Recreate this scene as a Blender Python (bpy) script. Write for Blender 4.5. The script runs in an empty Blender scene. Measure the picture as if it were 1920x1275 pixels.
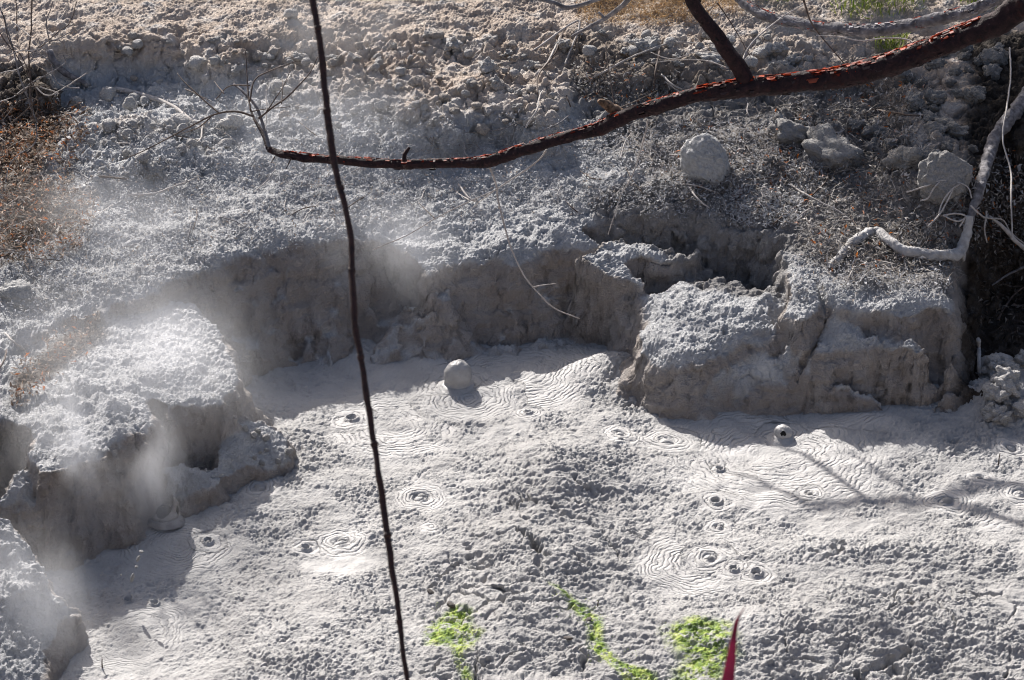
import bpy, math, random
import numpy as np
from mathutils import Vector, noise as mnoise
random.seed(7)
rng = np.random.default_rng(11)
R = math.radians
S = bpy.context.scene
C = S.collection

# ------------------------------------------------------------------ camera model (metres)
H = 10.5; PITCH = R(26.0); LENS = 85.0; K = 36.0 / LENS / 1920.0
CO = np.array([0.0, 0.0, H])
def dirv(px, py):
    px = np.asarray(px, float); py = np.asarray(py, float)
    a = (px - 960) * K; b = (637.5 - py) * K
    return np.stack([a, math.cos(PITCH) + b * math.sin(PITCH), -math.sin(PITCH) + b * math.cos(PITCH)], -1)
def P(px, py, z=0.0):
    """point at height z seen at photo position px, py"""
    d = dirv(px, py); t = (H - z) / -d[..., 2]
    return CO + d * t[..., None]
def D(px, py, dist):
    """point at a distance (along the view axis) from the camera"""
    return CO + dirv(px, py) * dist
SUN_AZ, SUN_EL = R(-21), R(32)
SUNV = np.array([math.sin(SUN_AZ) * math.cos(SUN_EL), math.cos(SUN_AZ) * math.cos(SUN_EL), math.sin(SUN_EL)])

# ------------------------------------------------------------------ numpy noise
def _hash(ix, iy, seed):
    h = (ix.astype(np.int64) * 374761393 + iy.astype(np.int64) * 668265263 + seed * 974634777) & 0xffffffff
    h = ((h ^ (h >> 13)) * 1274126177) & 0xffffffff
    return ((h ^ (h >> 16)) & 0xffffff) / float(0xffffff)
def vnoise(x, y, seed=0):
    x0 = np.floor(x); y0 = np.floor(y); fx = x - x0; fy = y - y0
    u = fx * fx * fx * (fx * (fx * 6 - 15) + 10); v = fy * fy * fy * (fy * (fy * 6 - 15) + 10)
    x0 = x0.astype(np.int64); y0 = y0.astype(np.int64)
    def g(ix, iy, dx, dy):
        a = _hash(ix, iy, seed) * 2 * np.pi
        return np.cos(a) * dx + np.sin(a) * dy
    n00 = g(x0, y0, fx, fy); n10 = g(x0 + 1, y0, fx - 1, fy)
    n01 = g(x0, y0 + 1, fx, fy - 1); n11 = g(x0 + 1, y0 + 1, fx - 1, fy - 1)
    return 1.4 * ((n00 * (1 - u) + n10 * u) * (1 - v) + (n01 * (1 - u) + n11 * u) * v)
def fbm(x, y, sc, oct=4, seed=0, rough=.5):
    s = 0; a = 1
    for i in range(oct):
        s = s + a * vnoise(x * sc, y * sc, seed + i * 17); sc *= 2.03; a *= rough
    return s
def sstep(a, b, x):
    t = np.clip((x - a) / (b - a), 0, 1); return t * t * (3 - 2 * t)

# ------------------------------------------------------------------ macro height grids
GS = 0.03; GX0, GX1, GY0, GY1 = -12.0, 12.0, 11.5, 36.0
gx = np.arange(GX0, GX1, GS); gy = np.arange(GY0, GY1, GS)
X, Y = np.meshgrid(gx, gy)
def sample(G, x, y):
    fx = np.clip((x - GX0) / GS, 0, len(gx) - 1.001); fy = np.clip((y - GY0) / GS, 0, len(gy) - 1.001)
    ix = fx.astype(int); iy = fy.astype(int); fx = fx - ix; fy = fy - iy
    return (G[iy, ix] * (1 - fx) + G[iy, ix + 1] * fx) * (1 - fy) + (G[iy + 1, ix] * (1 - fx) + G[iy + 1, ix + 1] * fx) * fy
def topts(L):
    out = []
    for p in L:
        z = p[3] if p[0] == 'w' else p[2]
        z = 1 + (z - 1) * .70 if z > 1 else z
        if p[0] == 'w': out.append((p[1], p[2], z))
        else: out.append(tuple(P(p[0], p[1], z)))
    return np.array(out, float)
def rbf(pts, x, y):
    if x.shape == X.shape:
        q = rbf_(pts, X[::5, ::5], Y[::5, ::5]); ny, nx = X.shape; my, mx = q.shape
        fy = np.clip(np.arange(ny) / 5, 0, my - 1.001); fx = np.clip(np.arange(nx) / 5, 0, mx - 1.001)
        iy = fy.astype(int); ix = fx.astype(int); fy = (fy - iy)[:, None]; fx = (fx - ix)[None]
        a = q[iy][:, ix]; b = q[iy][:, ix + 1]; c = q[iy + 1][:, ix]; d = q[iy + 1][:, ix + 1]
        return (a * (1 - fx) + b * fx) * (1 - fy) + (c * (1 - fx) + d * fx) * fy
    return rbf_(pts, x, y)
def rbf_(pts, x, y):
    n = len(pts)
    A = np.zeros((n + 3, n + 3)); d = np.hypot(pts[:, None, 0] - pts[None, :, 0], pts[:, None, 1] - pts[None, :, 1])
    A[:n, :n] = d - np.eye(n) * .02
    A[:n, n] = 1; A[:n, n + 1] = pts[:, 0]; A[:n, n + 2] = pts[:, 1]
    A[n, :n] = 1; A[n + 1, :n] = pts[:, 0]; A[n + 2, :n] = pts[:, 1]
    w = np.linalg.lstsq(A, np.concatenate([pts[:, 2], [0, 0, 0]]), rcond=None)[0]
    z = w[n] + w[n + 1] * x + w[n + 2] * y
    for i in range(n):
        z = z + w[i] * np.hypot(x - pts[i, 0], y - pts[i, 1])
    return np.clip(z, pts[:, 2].min() - .15, pts[:, 2].max() + .25)
def psd(poly, x, y):
    """signed distance to polygon (plan), positive inside"""
    n = len(poly); d2 = np.full(x.shape, 1e9); ins = np.zeros(x.shape, bool)
    for i in range(n):
        ax, ay = poly[i][:2]; bx, by = poly[(i + 1) % n][:2]
        ex, ey = bx - ax, by - ay; L2 = ex * ex + ey * ey + 1e-12
        t = np.clip(((x - ax) * ex + (y - ay) * ey) / L2, 0, 1)
        d2 = np.minimum(d2, (x - ax - t * ex) ** 2 + (y - ay - t * ey) ** 2)
        c = (ay > y) != (by > y)
        ins ^= c & (x < (bx - ax) * (y - ay) / (by - ay + 1e-12) + ax)
    return np.where(ins, 1, -1) * np.sqrt(d2)
def polyd(pts, x, y):
    """distance to an open polyline, and parameter"""
    d2 = np.full(x.shape, 1e9); tt = np.zeros(x.shape); n = len(pts) - 1
    for i in range(n):
        ax, ay = pts[i][:2]; bx, by = pts[i + 1][:2]
        ex, ey = bx - ax, by - ay; L2 = ex * ex + ey * ey + 1e-12
        t = np.clip(((x - ax) * ex + (y - ay) * ey) / L2, 0, 1)
        q = (x - ax - t * ex) ** 2 + (y - ay - t * ey) ** 2
        m = q < d2; d2 = np.where(m, q, d2); tt = np.where(m, (i + t) / n, tt)
    return np.sqrt(d2), tt

edge_n = fbm(X, Y, 1.1, 5, 3, .55)
edge_f = fbm(X, Y, 4.5, 3, 9, .5)
bank = np.full(X.shape, -0.15)
wallm = np.zeros(X.shape)
def layer(rim, inner, w, p=1.3, rough=1.0, rnd=.05, wall=1.0, rl=.07):
    a = topts(rim); b = topts(inner) if inner else np.zeros((0, 3)); wmax = float(np.max(w)) * 1.7 + .3
    c0 = max(0, int((a[:, 0].min() - wmax - GX0) / GS)); c1 = min(len(gx), int((a[:, 0].max() + wmax - GX0) / GS) + 2)
    r0 = max(0, int((a[:, 1].min() - wmax - GY0) / GS)); r1 = min(len(gy), int((a[:, 1].max() + wmax - GY0) / GS) + 2)
    if c1 <= c0 or r1 <= r0: return
    sl = (slice(r0, r1), slice(c0, c1)); x, y = X[sl], Y[sl]; bk = bank[sl]
    w = w if np.isscalar(w) else w[sl]
    sd = psd(a, x, y) + rough * (.115 * edge_n[sl] + .055 * edge_f[sl])
    if x.shape == X.shape: top = rbf(np.concatenate([a, b]), x, y)
    else: top = rbf_(np.concatenate([a, b]), x, y)
    top = top + rough * (.05 * fbm(x, y, 1.7, 4, 41)) - rnd * np.exp(-np.clip(sd, 0, 9) / rl)
    ww = w * (1 + .35 * fbm(x, y, .9, 2, 77) + .35 * fbm(x, y, 3.1, 2, 78)); t = np.clip(-sd / ww, 0, 1)
    z = np.where(sd > 0, top, bk + (top - bk) * (1 - t) ** p)
    up = z > bk
    wallm[sl] = np.where(up & (sd > -ww), np.where(sd < 0.01, wall, 0), wallm[sl])
    bank[sl] = np.maximum(bk, z)

# main hillside behind the pool
HILL_RIM = [(-1500, 900, 1.0), (-700, 800, 1.0), (-250, 700, .98), (0, 650, .97), (60, 625, .97), (110, 600, .97), (200, 575, .98), (300, 535, .98), (375, 500, .98), (395, 482, 1.04),
    (455, 455, 1.08), (540, 440, 1.1), (640, 430, 1.04), (700, 436, .96), (745, 452, .88), (785, 495, .80), (812, 502, .79), (850, 482, .81), (930, 474, .81), (965, 488, .78), (1010, 472, .81),
    (1060, 464, .82), (1105, 462, .84), (1150, 432, .93), (1185, 404, 1.05), (1230, 402, 1.08), (1290, 408, 1.1), (1345, 418, 1.1), (1400, 425, 1.08), (1462, 440, 1.05), (1472, 520, .93), (1465, 575, .85),
    (1500, 588, .83), (1528, 570, .86), (1552, 552, .89), (1585, 566, .87), (1640, 570, .87), (1690, 598, .82), (1735, 590, .84), (1778, 574, .86), (1796, 548, .87), (1782, 512, .9), (1800, 480, .95), (1806, 450, 1.0), (1850, 400, 1.1), (1930, 390, 1.1), (2150, 420, 1.05), (2600, 520, 1.0), (3200, 600, 1.0),
    ('w', 14, 37, 2.6), ('w', -14, 37, 2.6)]
HILL_IN = [(0, 560, 1.08), (150, 520, 1.1), (0, 450, 1.22), (200, 430, 1.22), (0, 300, 1.42), (200, 330, 1.38), (400, 400, 1.1), (300, 250, 1.5), (80, 230, 1.36), (120, 190, 1.32), (250, 178, 1.38), (350, 200, 1.42), (420, 175, 1.5), (400, 165, 1.50),
    (560, 350, 1.12), (650, 250, 1.5), (550, 150, 1.75), (650, 80, 1.98), (500, 40, 2.12), (700, 20, 2.2), (700, 350, 1.08), (850, 380, .95), (900, 300, 1.16), (960, 250, 1.32), (800, 150, 1.8), (820, 210, 1.65), (1000, 130, 1.85), (1050, 235, 1.42), (1000, 330, 1.07),
    (1060, 400, .93), (1150, 330, 1.28), (1150, 200, 1.55), (1200, 155, 1.58), (1300, 200, 1.55), (1300, 350, 1.25), (1450, 400, 1.12), (1450, 300, 1.4), (1450, 200, 1.6), (1500, 100, 1.9), (1350, 160, 1.58), (1600, 400, 1.15), (1650, 300, 1.4), (1700, 430, 1.08), (1600, 200, 1.65), (1700, 470, .98),
    (1560, 500, .94), (1700, 540, .92), (1850, 340, 1.35), (1900, 200, 1.7), (1300, 60, 1.95), (1100, 60, 2.0), (900, 60, 2.08), (900, 0, 2.25), (1500, 20, 2.2), (1200, 0, 2.25), (1800, 0, 2.3), (200, 0, 2.2), (-400, 0, 2.2), (2400, 0, 2.3), (2300, 300, 1.5), (-500, 450, 1.3), (-600, 200, 1.7),
    ('w', 0, 28, 2.45), ('w', -9, 30, 2.4), ('w', 9, 30, 2.5), ('w', 0, 33, 2.6)]
_pxg = X / (Y * math.cos(PITCH) + (H - .5) * math.sin(PITCH)) / K + 960
_lf = sstep(900, 600, _pxg) * sstep(250, 420, _pxg)
HW = .42 + .75 * _lf + .38 * sstep(780, 860, _pxg) * sstep(1260, 1160, _pxg) + .15 * sstep(1240, 1300, _pxg) * sstep(1490, 1440, _pxg) + .22 * sstep(1760, 1830, _pxg)
HP = 1.5 + .9 * _lf
layer(HILL_RIM, HILL_IN, HW, 1.9, 1.0, .09)
# upper scarp, top left and its continuation
layer([(-1200, 150, 1.95), (-400, 175, 1.88), (-120, 185, 1.86), (10, 178, 1.86), (75, 150, 1.92), (95, 95, 2.0), (140, 84, 2.02), (220, 74, 2.04), (300, 76, 2.04), (350, 80, 2.02), (385, 118, 1.98), (425, 112, 1.98), (450, 88, 2.04), (520, 60, 2.14), (600, 30, 2.2),
       ('w', -1.5, 27.5, 2.36), ('w', -1.5, 32, 2.5), ('w', -14, 32, 2.5)],
      [(200, 30, 2.14), (0, 60, 2.1), (300, 10, 2.2), (0, 10, 2.18)], .17, 1.2, .7, .05)
# scarp on the right of the slope
layer([(1050, 70, 2.05), (1085, 95, 1.98), (1110, 128, 1.92), (1160, 138, 1.9), (1240, 132, 1.92), (1300, 142, 1.9), (1380, 150, 1.88), (1460, 146, 1.9), (1560, 150, 1.9), (1640, 120, 1.98), ('w', 5, 27.5, 2.4), ('w', 1, 27.5, 2.35)],
      [(1200, 80, 2.03), (1400, 80, 2.05), (1300, 20, 2.2)], .15, 1.1, .7, .05)
# knobbly steps in the middle of the slope
layer([(760, 190, 1.85), (770, 150, 1.92), (840, 118, 2.0), (930, 120, 1.98), (1020, 118, 1.98), (1058, 140, 1.92), (1055, 190, 1.8), (1040, 230, 1.68), (985, 222, 1.7), (940, 200, 1.76), (880, 215, 1.72), (845, 235, 1.68), (790, 225, 1.7)],
      [(900, 160, 1.87)], .14, 1.1, .9, .06)
layer([(120, 250, 1.62), (160, 218, 1.7), (250, 205, 1.74), (330, 215, 1.7), (320, 270, 1.58), (260, 330, 1.47), (180, 345, 1.42), (130, 310, 1.48)], [(220, 260, 1.62)], .2, 1.1, 1.0, .05)
layer([(1230, 330, 1.45), (1290, 255, 1.6), (1380, 235, 1.65), (1460, 250, 1.6), (1450, 300, 1.5), (1380, 345, 1.38), (1300, 350, 1.36)], [(1350, 290, 1.5)], .2, 1.2, 1.0, .05)
# shaded knobby column on the right
layer([(1700, 330, 1.55), (1690, 240, 1.78), (1700, 170, 1.95), (1650, 110, 2.1), (1720, 60, 2.25), (1900, 60, 2.3), (2200, 120, 2.2), (2000, 250, 1.9), (1880, 230, 1.9), (1850, 280, 1.75), (1825, 345, 1.58), (1780, 362, 1.52)],
      [(1770, 250, 1.8), (1780, 160, 2.03)], .25, 1.3, 1.2, .06)
# lit ridge behind the gully
layer([(1080, 476, .88), (1150, 442, .93), (1195, 428, .96), (1240, 448, .92), (1310, 468, .86), (1300, 486, .83), (1225, 482, .84), (1170, 488, .82), (1205, 530, .72), (1180, 520, .75)], [], .14, 1.2, .5, .03)
# front right block with its sloping top
layer([(1196, 655, .46), (1192, 620, .53), (1212, 590, .58), (1215, 540, .7), (1290, 512, .76), (1380, 515, .78), (1470, 530, .78), (1500, 560, .78), (1440, 612, .66), (1375, 650, .56), (1340, 662, .52), (1310, 680, .47), (1270, 672, .47), (1230, 668, .45)],
      [(1330, 590, .68)], .36, 1.5, .8, .09, 1.0, .11)
# bulges and ledges in the wall under the right block
layer([(1290, 700, .30), (1340, 680, .42), (1420, 655, .50), (1480, 640, .56), (1500, 690, .36), (1450, 730, .22), (1380, 745, .16), (1320, 740, .18)], [], .30, 1.2, 1.0, .05)
layer([(1480, 640, .58), (1570, 600, .74), (1640, 615, .72), (1720, 640, .66), (1795, 640, .66), (1790, 665, .58), (1700, 668, .56), (1600, 650, .58), (1520, 690, .40)], [], .16, 1.2, 1.3, .10, 1.0, .1)
layer([(1560, 712, .34), (1640, 702, .38), (1760, 700, .36), (1830, 706, .34), (1840, 722, .27), (1760, 740, .21), (1640, 742, .2), (1580, 738, .22)], [], .20, 1.3, .9, .06)
layer([(1815, 660, .10), (1840, 690, .07), (1900, 672, .09), (2000, 690, .09), (2700, 700, .1), (2700, 560, .15), (1850, 560, .2)], [], .15, 1.2, .8, .03, 0.0)  # low floor added in the recess to carry litter and painted shade
# left block: flat topped shelf reaching into the pool
layer([(-700, 1000, .8), (-200, 860, .88), (-60, 800, .88), (10, 790, .87), (50, 812, .85), (80, 870, .84), (150, 852, .85), (235, 805, .84), (280, 795, .8), (300, 760, .76), (372, 762, .68), (408, 745, .66), (432, 705, .66), (440, 660, .68),
       (420, 610, .68), (380, 572, .74), (340, 552, .78), (250, 560, .82), (150, 590, .84), (60, 630, .86), (-100, 660, .9), (-700, 760, .95)],
      [(200, 680, .81), (330, 650, .74), (100, 740, .86)], .40, 1.5, 1.0, .07, 1.0, .1)
# small rounded rib between block and pool
layer([(286, 875, .34), (300, 860, .38), (345, 852, .36), (372, 872, .3), (398, 858, .3), (402, 830, .34), (432, 800, .36), (482, 790, .34), (540, 818, .22), (556, 860, .12), (500, 878, .12), (455, 884, .15), (425, 898, .16), (405, 918, .16), (340, 930, .16), (292, 905, .26)],
      [(440, 845, .28)], .1, 1.3, .5, .04)
# bottom left block
layer([(-800, 1250, .85), (-300, 1080, .85), (-60, 985, .82), (0, 968, .8), (50, 985, .76), (68, 1040, .64), (100, 1090, .5), (135, 1135, .3), (120, 1180, .24), (90, 1240, .2), (60, 1330, .25), (-40, 1500, .3), (-800, 1700, .4)],
      [(0, 1080, .62), (-80, 1150, .6)], .2, 1.4, .8, .05)
layer([(-600, 1150, .8), (-100, 930, .74), (0, 895, .7), (40, 880, .72), (80, 905, .6), (60, 950, .5), (0, 962, .5), (-300, 1080, .6)], [], .25, 1.4, .9, .05)
# ground falls away beyond; tiny undulation
bank += np.where(bank > -.2, .035 * fbm(X, Y, 2.6, 4, 5), 0)
_tr = sstep(.05, .3, bank) * sstep(1.2, .9, bank)

# crevices cut in the walls
def cut(pts, width, depth):
    global bank
    pp = topts(pts); d, t = polyd(pp, X + .03 * edge_n, Y + .03 * edge_f)
    m = np.clip(1 - d / (width * (.5 + np.sin(np.pi * np.clip(t, .02, .98)))), 0, 1)
    bank = bank - depth * sstep(0, 1, m)
cut([(722, 432, 1.0), (770, 462, .97), (800, 510, .8), (812, 545, .6)], .07, .22)
cut([(945, 530, .7), (975, 500, .85), (1010, 480, .92)], .05, .2)
cut([(1530, 520, .93), (1552, 565, .88), (1530, 640, .6), (1500, 690, .4)], .05, .12)
cut([(1580, 655, .62), (1640, 668, .55), (1700, 690, .48), (1795, 685, .46)], .08, .28)
cut([(285, 770, .6), (310, 830, .4)], .06, .2)
cut([(1060, 470, .9), (1120, 440, .97)], .06, .15)
cut([(5, 800, .8), (40, 850, .7), (60, 880, .6)], .12, .35)
cut([(1105, 396, 1.1), (1180, 412, 1.05), (1290, 440, 1.0)], .14, .25)

# ---------------- pool surface
POOLG = np.zeros(X.shape)
def gauss(px, py, rx, ry, h, ang=0):
    global POOLG
    c = P(px, py, 0); dx = X - c[0]; dy = Y - c[1]; ca, sa = math.cos(ang), math.sin(ang)
    u = (dx * ca + dy * sa) / rx; v = (-dx * sa + dy * ca) / ry
    POOLG = POOLG + h * np.exp(-(u * u + v * v))
gauss(1050, 890, .6, .7, .20); gauss(1010, 1040, .55, .75, .15); gauss(960, 1210, .5, .9, .18); gauss(1330, 1210, .5, .5, .10)
gauss(1650, 1180, 1.2, .5, .17); gauss(1660, 1040, .9, .3, .10); gauss(1750, 740, .3, .22, .12); gauss(1640, 800, .35, .2, .07)
gauss(1880, 760, .4, .35, .26); gauss(1870, 700, .3, .2, .2); gauss(1700, 770, .5, .25, .07); gauss(870, 870, .5, .2, .03)
gauss(500, 830, .4, .25, .06); gauss(1180, 690, .35, .3, .13); gauss(1100, 700, .4, .3, .05); gauss(640, 1250, 1.0, .8, .10); gauss(1100, 1290, .6, .6, .06)
POOLG += .045 * fbm(X, Y, .9, 4, 23) + .012 * fbm(X, Y, 4.5, 3, 29)
def crack(pts, width, depth):
    global POOLG
    pp = topts([(a, b, .08) for a, b in pts]); d, t = polyd(pp, X + .05 * edge_n, Y + .05 * edge_f)
    m = np.clip(1 - d / (width * .7 * (.35 + np.sin(np.pi * np.clip(t, .02, .98)))), 0, 1)
    POOLG = POOLG - depth * sstep(0, 1, m)

# ring pools: px, py, outer radius px, kind (0 dome, 1 hole, 2 flat, 3 big flow)
RINGS = [(660, 787, 42, 1), (640, 1015, 52, 0), (573, 1023, 24, 1), (485, 915, 42, 0), (790, 936, 52, 0), (806, 995, 22, 2), (390, 1014, 30, 1), (990, 778, 28, 1),
    (1163, 822, 40, 0), (1250, 826, 52, 0), (1342, 944, 40, 1), (1350, 988, 30, 0), (1330, 1049, 46, 0), (1375, 1069, 32, 1), (1418, 1078, 38, 1), (1775, 940, 52, 0), (1838, 897, 32, 0),
    (1518, 927, 22, 0), (1350, 878, 14, 1), (1896, 838, 34, 0), (855, 722, 72, 2), (1468, 812, 40, 2), (290, 1133, 12, 1), (240, 1128, 14, 1), (1912, 925, 45, 0), (880, 745, 90, 2),
    (1450, 850, 210, 3), (250, 1190, 120, 4), (330, 1020, 110, 3), (740, 800, 120, 3), (1830, 965, 70, 3), (1300, 1060, 110, 3), (960, 700, 170, 3), (1560, 770, 120, 3)]
def rings_at(x, y):
    rd = np.zeros(x.shape); rm = np.zeros(x.shape); dz = np.zeros(x.shape)
    wx = x + .045 * vnoise(x * 4, y * 4, 61) + .006 * vnoise(x * 18, y * 18, 71); wy = y + .045 * vnoise(x * 4 + 40, y * 4, 62) + .006 * vnoise(x * 18, y * 18 + 9, 72)
    best = np.full(x.shape, 9.0)
    for i, (px, py, r, k) in enumerate(RINGS):
        c = P(px, py, 0); dist = np.linalg.norm(c - CO); Rm = r * K * dist
        m0 = np.abs(x - c[0]) + np.abs(y - c[1]) < Rm * 2.6
        if not m0.any(): continue
        d = np.hypot(wx[m0] - c[0], wy[m0] - c[1])
        if k != 3 : d0 = np.hypot(x[m0] - c[0], y[m0] - c[1])
        q = d / Rm
        if k == 4: d = d + .10 * vnoise(x[m0] * 2.3, y[m0] * 2.3, 44)
        pr = q + (1.0 if k >= 3 else 0)
        b = best[m0]; sel = (pr < b) & (q < 1.25)
        ms = sstep(1.2, .75, q) * (1.25 * sstep(.05, .4, q) * np.clip(.75 + 1.1 * vnoise(x[m0] * 3.1, y[m0] * 3.1, 88), 0, 1) if k == 3 else .6 * np.clip(.4 + 1.6 * vnoise(x[m0] * 2.7, y[m0] * 2.7, 85), 0, 1) if k == 4 else 1.0)
        rdm = rd[m0]; rmm = rm[m0]
        rdm = np.where(sel, d * (.75 + .5 * ((i * 37) % 10) / 10) + i * .013, rdm); rmm = np.where(sel, np.maximum(ms, rmm * .0), rmm)
        b = np.where(sel, pr, b); best[m0] = b; rd[m0] = rdm; rm[m0] = rmm
        if k == 0:
            dz[m0] += np.where(d0 < Rm * .30, .012 * np.cos(np.clip(d0 / (Rm * .30), 0, 1) * np.pi) , 0) - .005 * np.exp(-((d0 - Rm * .30) / (Rm * .08)) ** 2) + .008 * np.exp(-((d0 - Rm * .5) / (Rm * .12)) ** 2)
        elif k == 1:
            h = max(.028, Rm * .2)
            dz[m0] += -.024 * sstep(h * 1.25, h * .45, d0) + .022 * np.exp(-((d0 - h * 1.4) / (h * .35)) ** 2)
    return rd, rm, dz
for c_ in [([(962, 996), (985, 1020), (1008, 1042), (1030, 1052)], .05, .16), ([(872, 1012), (884, 1022), (895, 1050)], .018, .06), ([(1020, 945), (1045, 968), (1100, 972), (1132, 985)], .03, .06),
           ([(890, 1008), (925, 1004)], .03, .05), ([(805, 1090), (845, 1062), (890, 1035)], .03, .05), ([(1604, 1240), (1622, 1268), (1600, 1300)], .04, .14), ([(1610, 1255), (1640, 1232), (1690, 1226), (1706, 1200)], .03, .09),
           ([(1655, 1155), (1690, 1140), (1750, 1120)], .02, .05), ([(1500, 1030), (1560, 1018), (1590, 1010)], .03, .04), ([(1530, 1045), (1570, 1028), (1585, 1017)], .03, .05),
           ([(1005, 1052), (1015, 1075), (1008, 1100)], .03, .05), ([(930, 1115), (975, 1108), (1000, 1100)], .03, .05)]:
    crack(*c_)

# near slope in front of the pool, rising to where the camera stands
near = np.clip((14.6 - Y) * .6, -.3, 9)

ALLG = np.maximum(bank, POOLG)
def gh(x, y): return sample(ALLG, np.asarray(x, float), np.asarray(y, float))
def hit(px, py):
    """first point of the terrain on the view rays"""
    px = np.atleast_1d(np.asarray(px, float)); py = np.atleast_1d(np.asarray(py, float))
    d = dirv(px, py); t0 = (H - 3.0) / -d[:, 2]; t1 = (H + .3) / -d[:, 2]
    tt = np.linspace(0, 1, 500)[None, :]
    T = t0[:, None] + (t1 - t0)[:, None] * tt
    x = d[:, 0:1] * T; y = d[:, 1:2] * T; z = H + d[:, 2:3] * T
    below = z < gh(x, y)
    k = np.argmax(below, 1); k = np.clip(k, 1, None); r = np.arange(len(k))
    g1 = (z - gh(x, y))[r, k]; g0 = (z - gh(x, y))[r, k - 1]
    f = np.clip(g0 / (g0 - g1 + 1e-9), 0, 1)
    t = T[r, k - 1] + (T[r, k] - T[r, k - 1]) * f
    return CO + d * t[:, None]
def hit1(px, py, lift=0.0):
    p = hit(px, py)[0]
    v = CO - p; v /= np.linalg.norm(v)
    return p + v * lift

# ------------------------------------------------------------------ node helpers
class NT:
    def __init__(s, name):
        s.m = bpy.data.materials.new(name); s.m.use_nodes = True
        s.t = s.m.node_tree; s.t.nodes.clear()
        s.out = s.t.nodes.new('ShaderNodeOutputMaterial')
    def n(s, typ, **kw):
        o = s.t.nodes.new('ShaderNode' + typ)
        for k, v in kw.items():
            if k in ('op',): o.operation = v
            elif hasattr(o, k) and not k.startswith('i_'): setattr(o, k, v)
        return o
    def l(s, a, b): s.t.links.new(a, b)
    def val(s, sock, v):
        if hasattr(v, 'is_linked') or isinstance(v, bpy.types.NodeSocket): s.l(v, sock)
        else: sock.default_value = v
    def math(s, op, a, b=0.0, c=None, clamp=False):
        o = s.t.nodes.new('ShaderNodeMath'); o.operation = op; o.use_clamp = clamp
        s.val(o.inputs[0], a); s.val(o.inputs[1], b)
        if c is not None: s.val(o.inputs[2], c)
        return o.outputs[0]
    def noise(s, sc, det=4, rough=.55, vec=None, dist=0.0):
        o = s.t.nodes.new('ShaderNodeTexNoise'); o.inputs['Scale'].default_value = sc
        o.inputs['Detail'].default_value = det; o.inputs['Roughness'].default_value = rough; o.inputs['Distortion'].default_value = dist
        s.l(vec if vec is not None else s.co(), o.inputs['Vector']); return o.outputs[0]
    def vor(s, sc, vec=None, feature='F1', rnd=1.0, smooth=.3):
        o = s.t.nodes.new('ShaderNodeTexVoronoi'); o.feature = feature; o.inputs['Scale'].default_value = sc
        o.inputs['Randomness'].default_value = rnd
        if feature == 'SMOOTH_F1': o.inputs['Smoothness'].default_value = smooth
        s.l(vec if vec is not None else s.co(), o.inputs['Vector']); return o.outputs['Distance']
    def co(s):
        if not hasattr(s, '_co'):
            g = s.t.nodes.new('ShaderNodeTexCoord'); s._co = g.outputs['Object']
        return s._co
    def warp(s, amt, sc, det=2):
        o = s.t.nodes.new('ShaderNodeTexNoise'); o.inputs['Scale'].default_value = sc; o.inputs['Detail'].default_value = det
        s.l(s.co(), o.inputs['Vector'])
        a = s.t.nodes.new('ShaderNodeVectorMath'); a.operation = 'SUBTRACT'; s.l(o.outputs['Color'], a.inputs[0]); a.inputs[1].default_value = (.5, .5, .5)
        b = s.t.nodes.new('ShaderNodeVectorMath'); b.operation = 'SCALE'; s.l(a.outputs[0], b.inputs[0]); b.inputs['Scale'].default_value = amt
        c = s.t.nodes.new('ShaderNodeVectorMath'); c.operation = 'ADD'; s.l(b.outputs[0], c.inputs[0]); s.l(s.co(), c.inputs[1])
        return c.outputs[0]
    def scalevec(s, v, sc):
        a = s.t.nodes.new('ShaderNodeVectorMath'); a.operation = 'MULTIPLY'; s.l(v, a.inputs[0]); a.inputs[1].default_value = sc; return a.outputs[0]
    def attr(s, name):
        o = s.t.nodes.new('ShaderNodeAttribute'); o.attribute_name = name; return o.outputs['Fac']
    def ramp(s, f, stops):
        o = s.t.nodes.new('ShaderNodeValToRGB'); s.l(f, o.inputs[0]); e = o.color_ramp.elements
        while len(e) > 1: e.remove(e[-1])
        for i, (p, c) in enumerate(stops):
            q = e[0] if i == 0 else e.new(p)
            q.position = p; q.color = (c[0], c[1], c[2], 1) if not isinstance(c, (int, float)) else (c, c, c, 1)
        return o.outputs[0]
    def mix(s, f, a, b, mode='MIX'):
        o = s.t.nodes.new('ShaderNodeMix'); o.data_type = 'RGBA'; o.blend_type = mode
        s.val(o.inputs[0], f)
        for sock, v in ((o.inputs[6], a), (o.inputs[7], b)):
            if isinstance(v, tuple): sock.default_value = (v[0], v[1], v[2], 1)
            else: s.l(v, sock)
        return o.outputs[2]
    def maprange(s, v, a, b, c=0.0, d=1.0, smooth=False):
        o = s.t.nodes.new('ShaderNodeMapRange'); s.l(v, o.inputs[0])
        if smooth: o.interpolation_type = 'SMOOTHSTEP'
        for i, q in enumerate((a, b, c, d)): s.val(o.inputs[i + 1], q)
        return o.outputs[0]
    def bsdf(s, col, rough=.9, spec=.3, trans=None, **kw):
        o = s.t.nodes.new('ShaderNodeBsdfPrincipled')
        if isinstance(col, tuple): o.inputs['Base Color'].default_value = (*col, 1)
        else: s.l(col, o.inputs['Base Color'])
        s.val(o.inputs['Roughness'], rough); s.val(o.inputs['Specular IOR Level'], spec)
        s.l(o.outputs[0], s.out.inputs['Surface']); s.p = o; return o
    def disp(s, h, both=True):
        o = s.t.nodes.new('ShaderNodeDisplacement'); o.inputs['Midlevel'].default_value = 0; o.inputs['Scale'].default_value = 1
        s.l(h, o.inputs['Height']); s.l(o.outputs[0], s.out.inputs['Displacement'])
        s.m.displacement_method = 'DISPLACEMENT'
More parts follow.
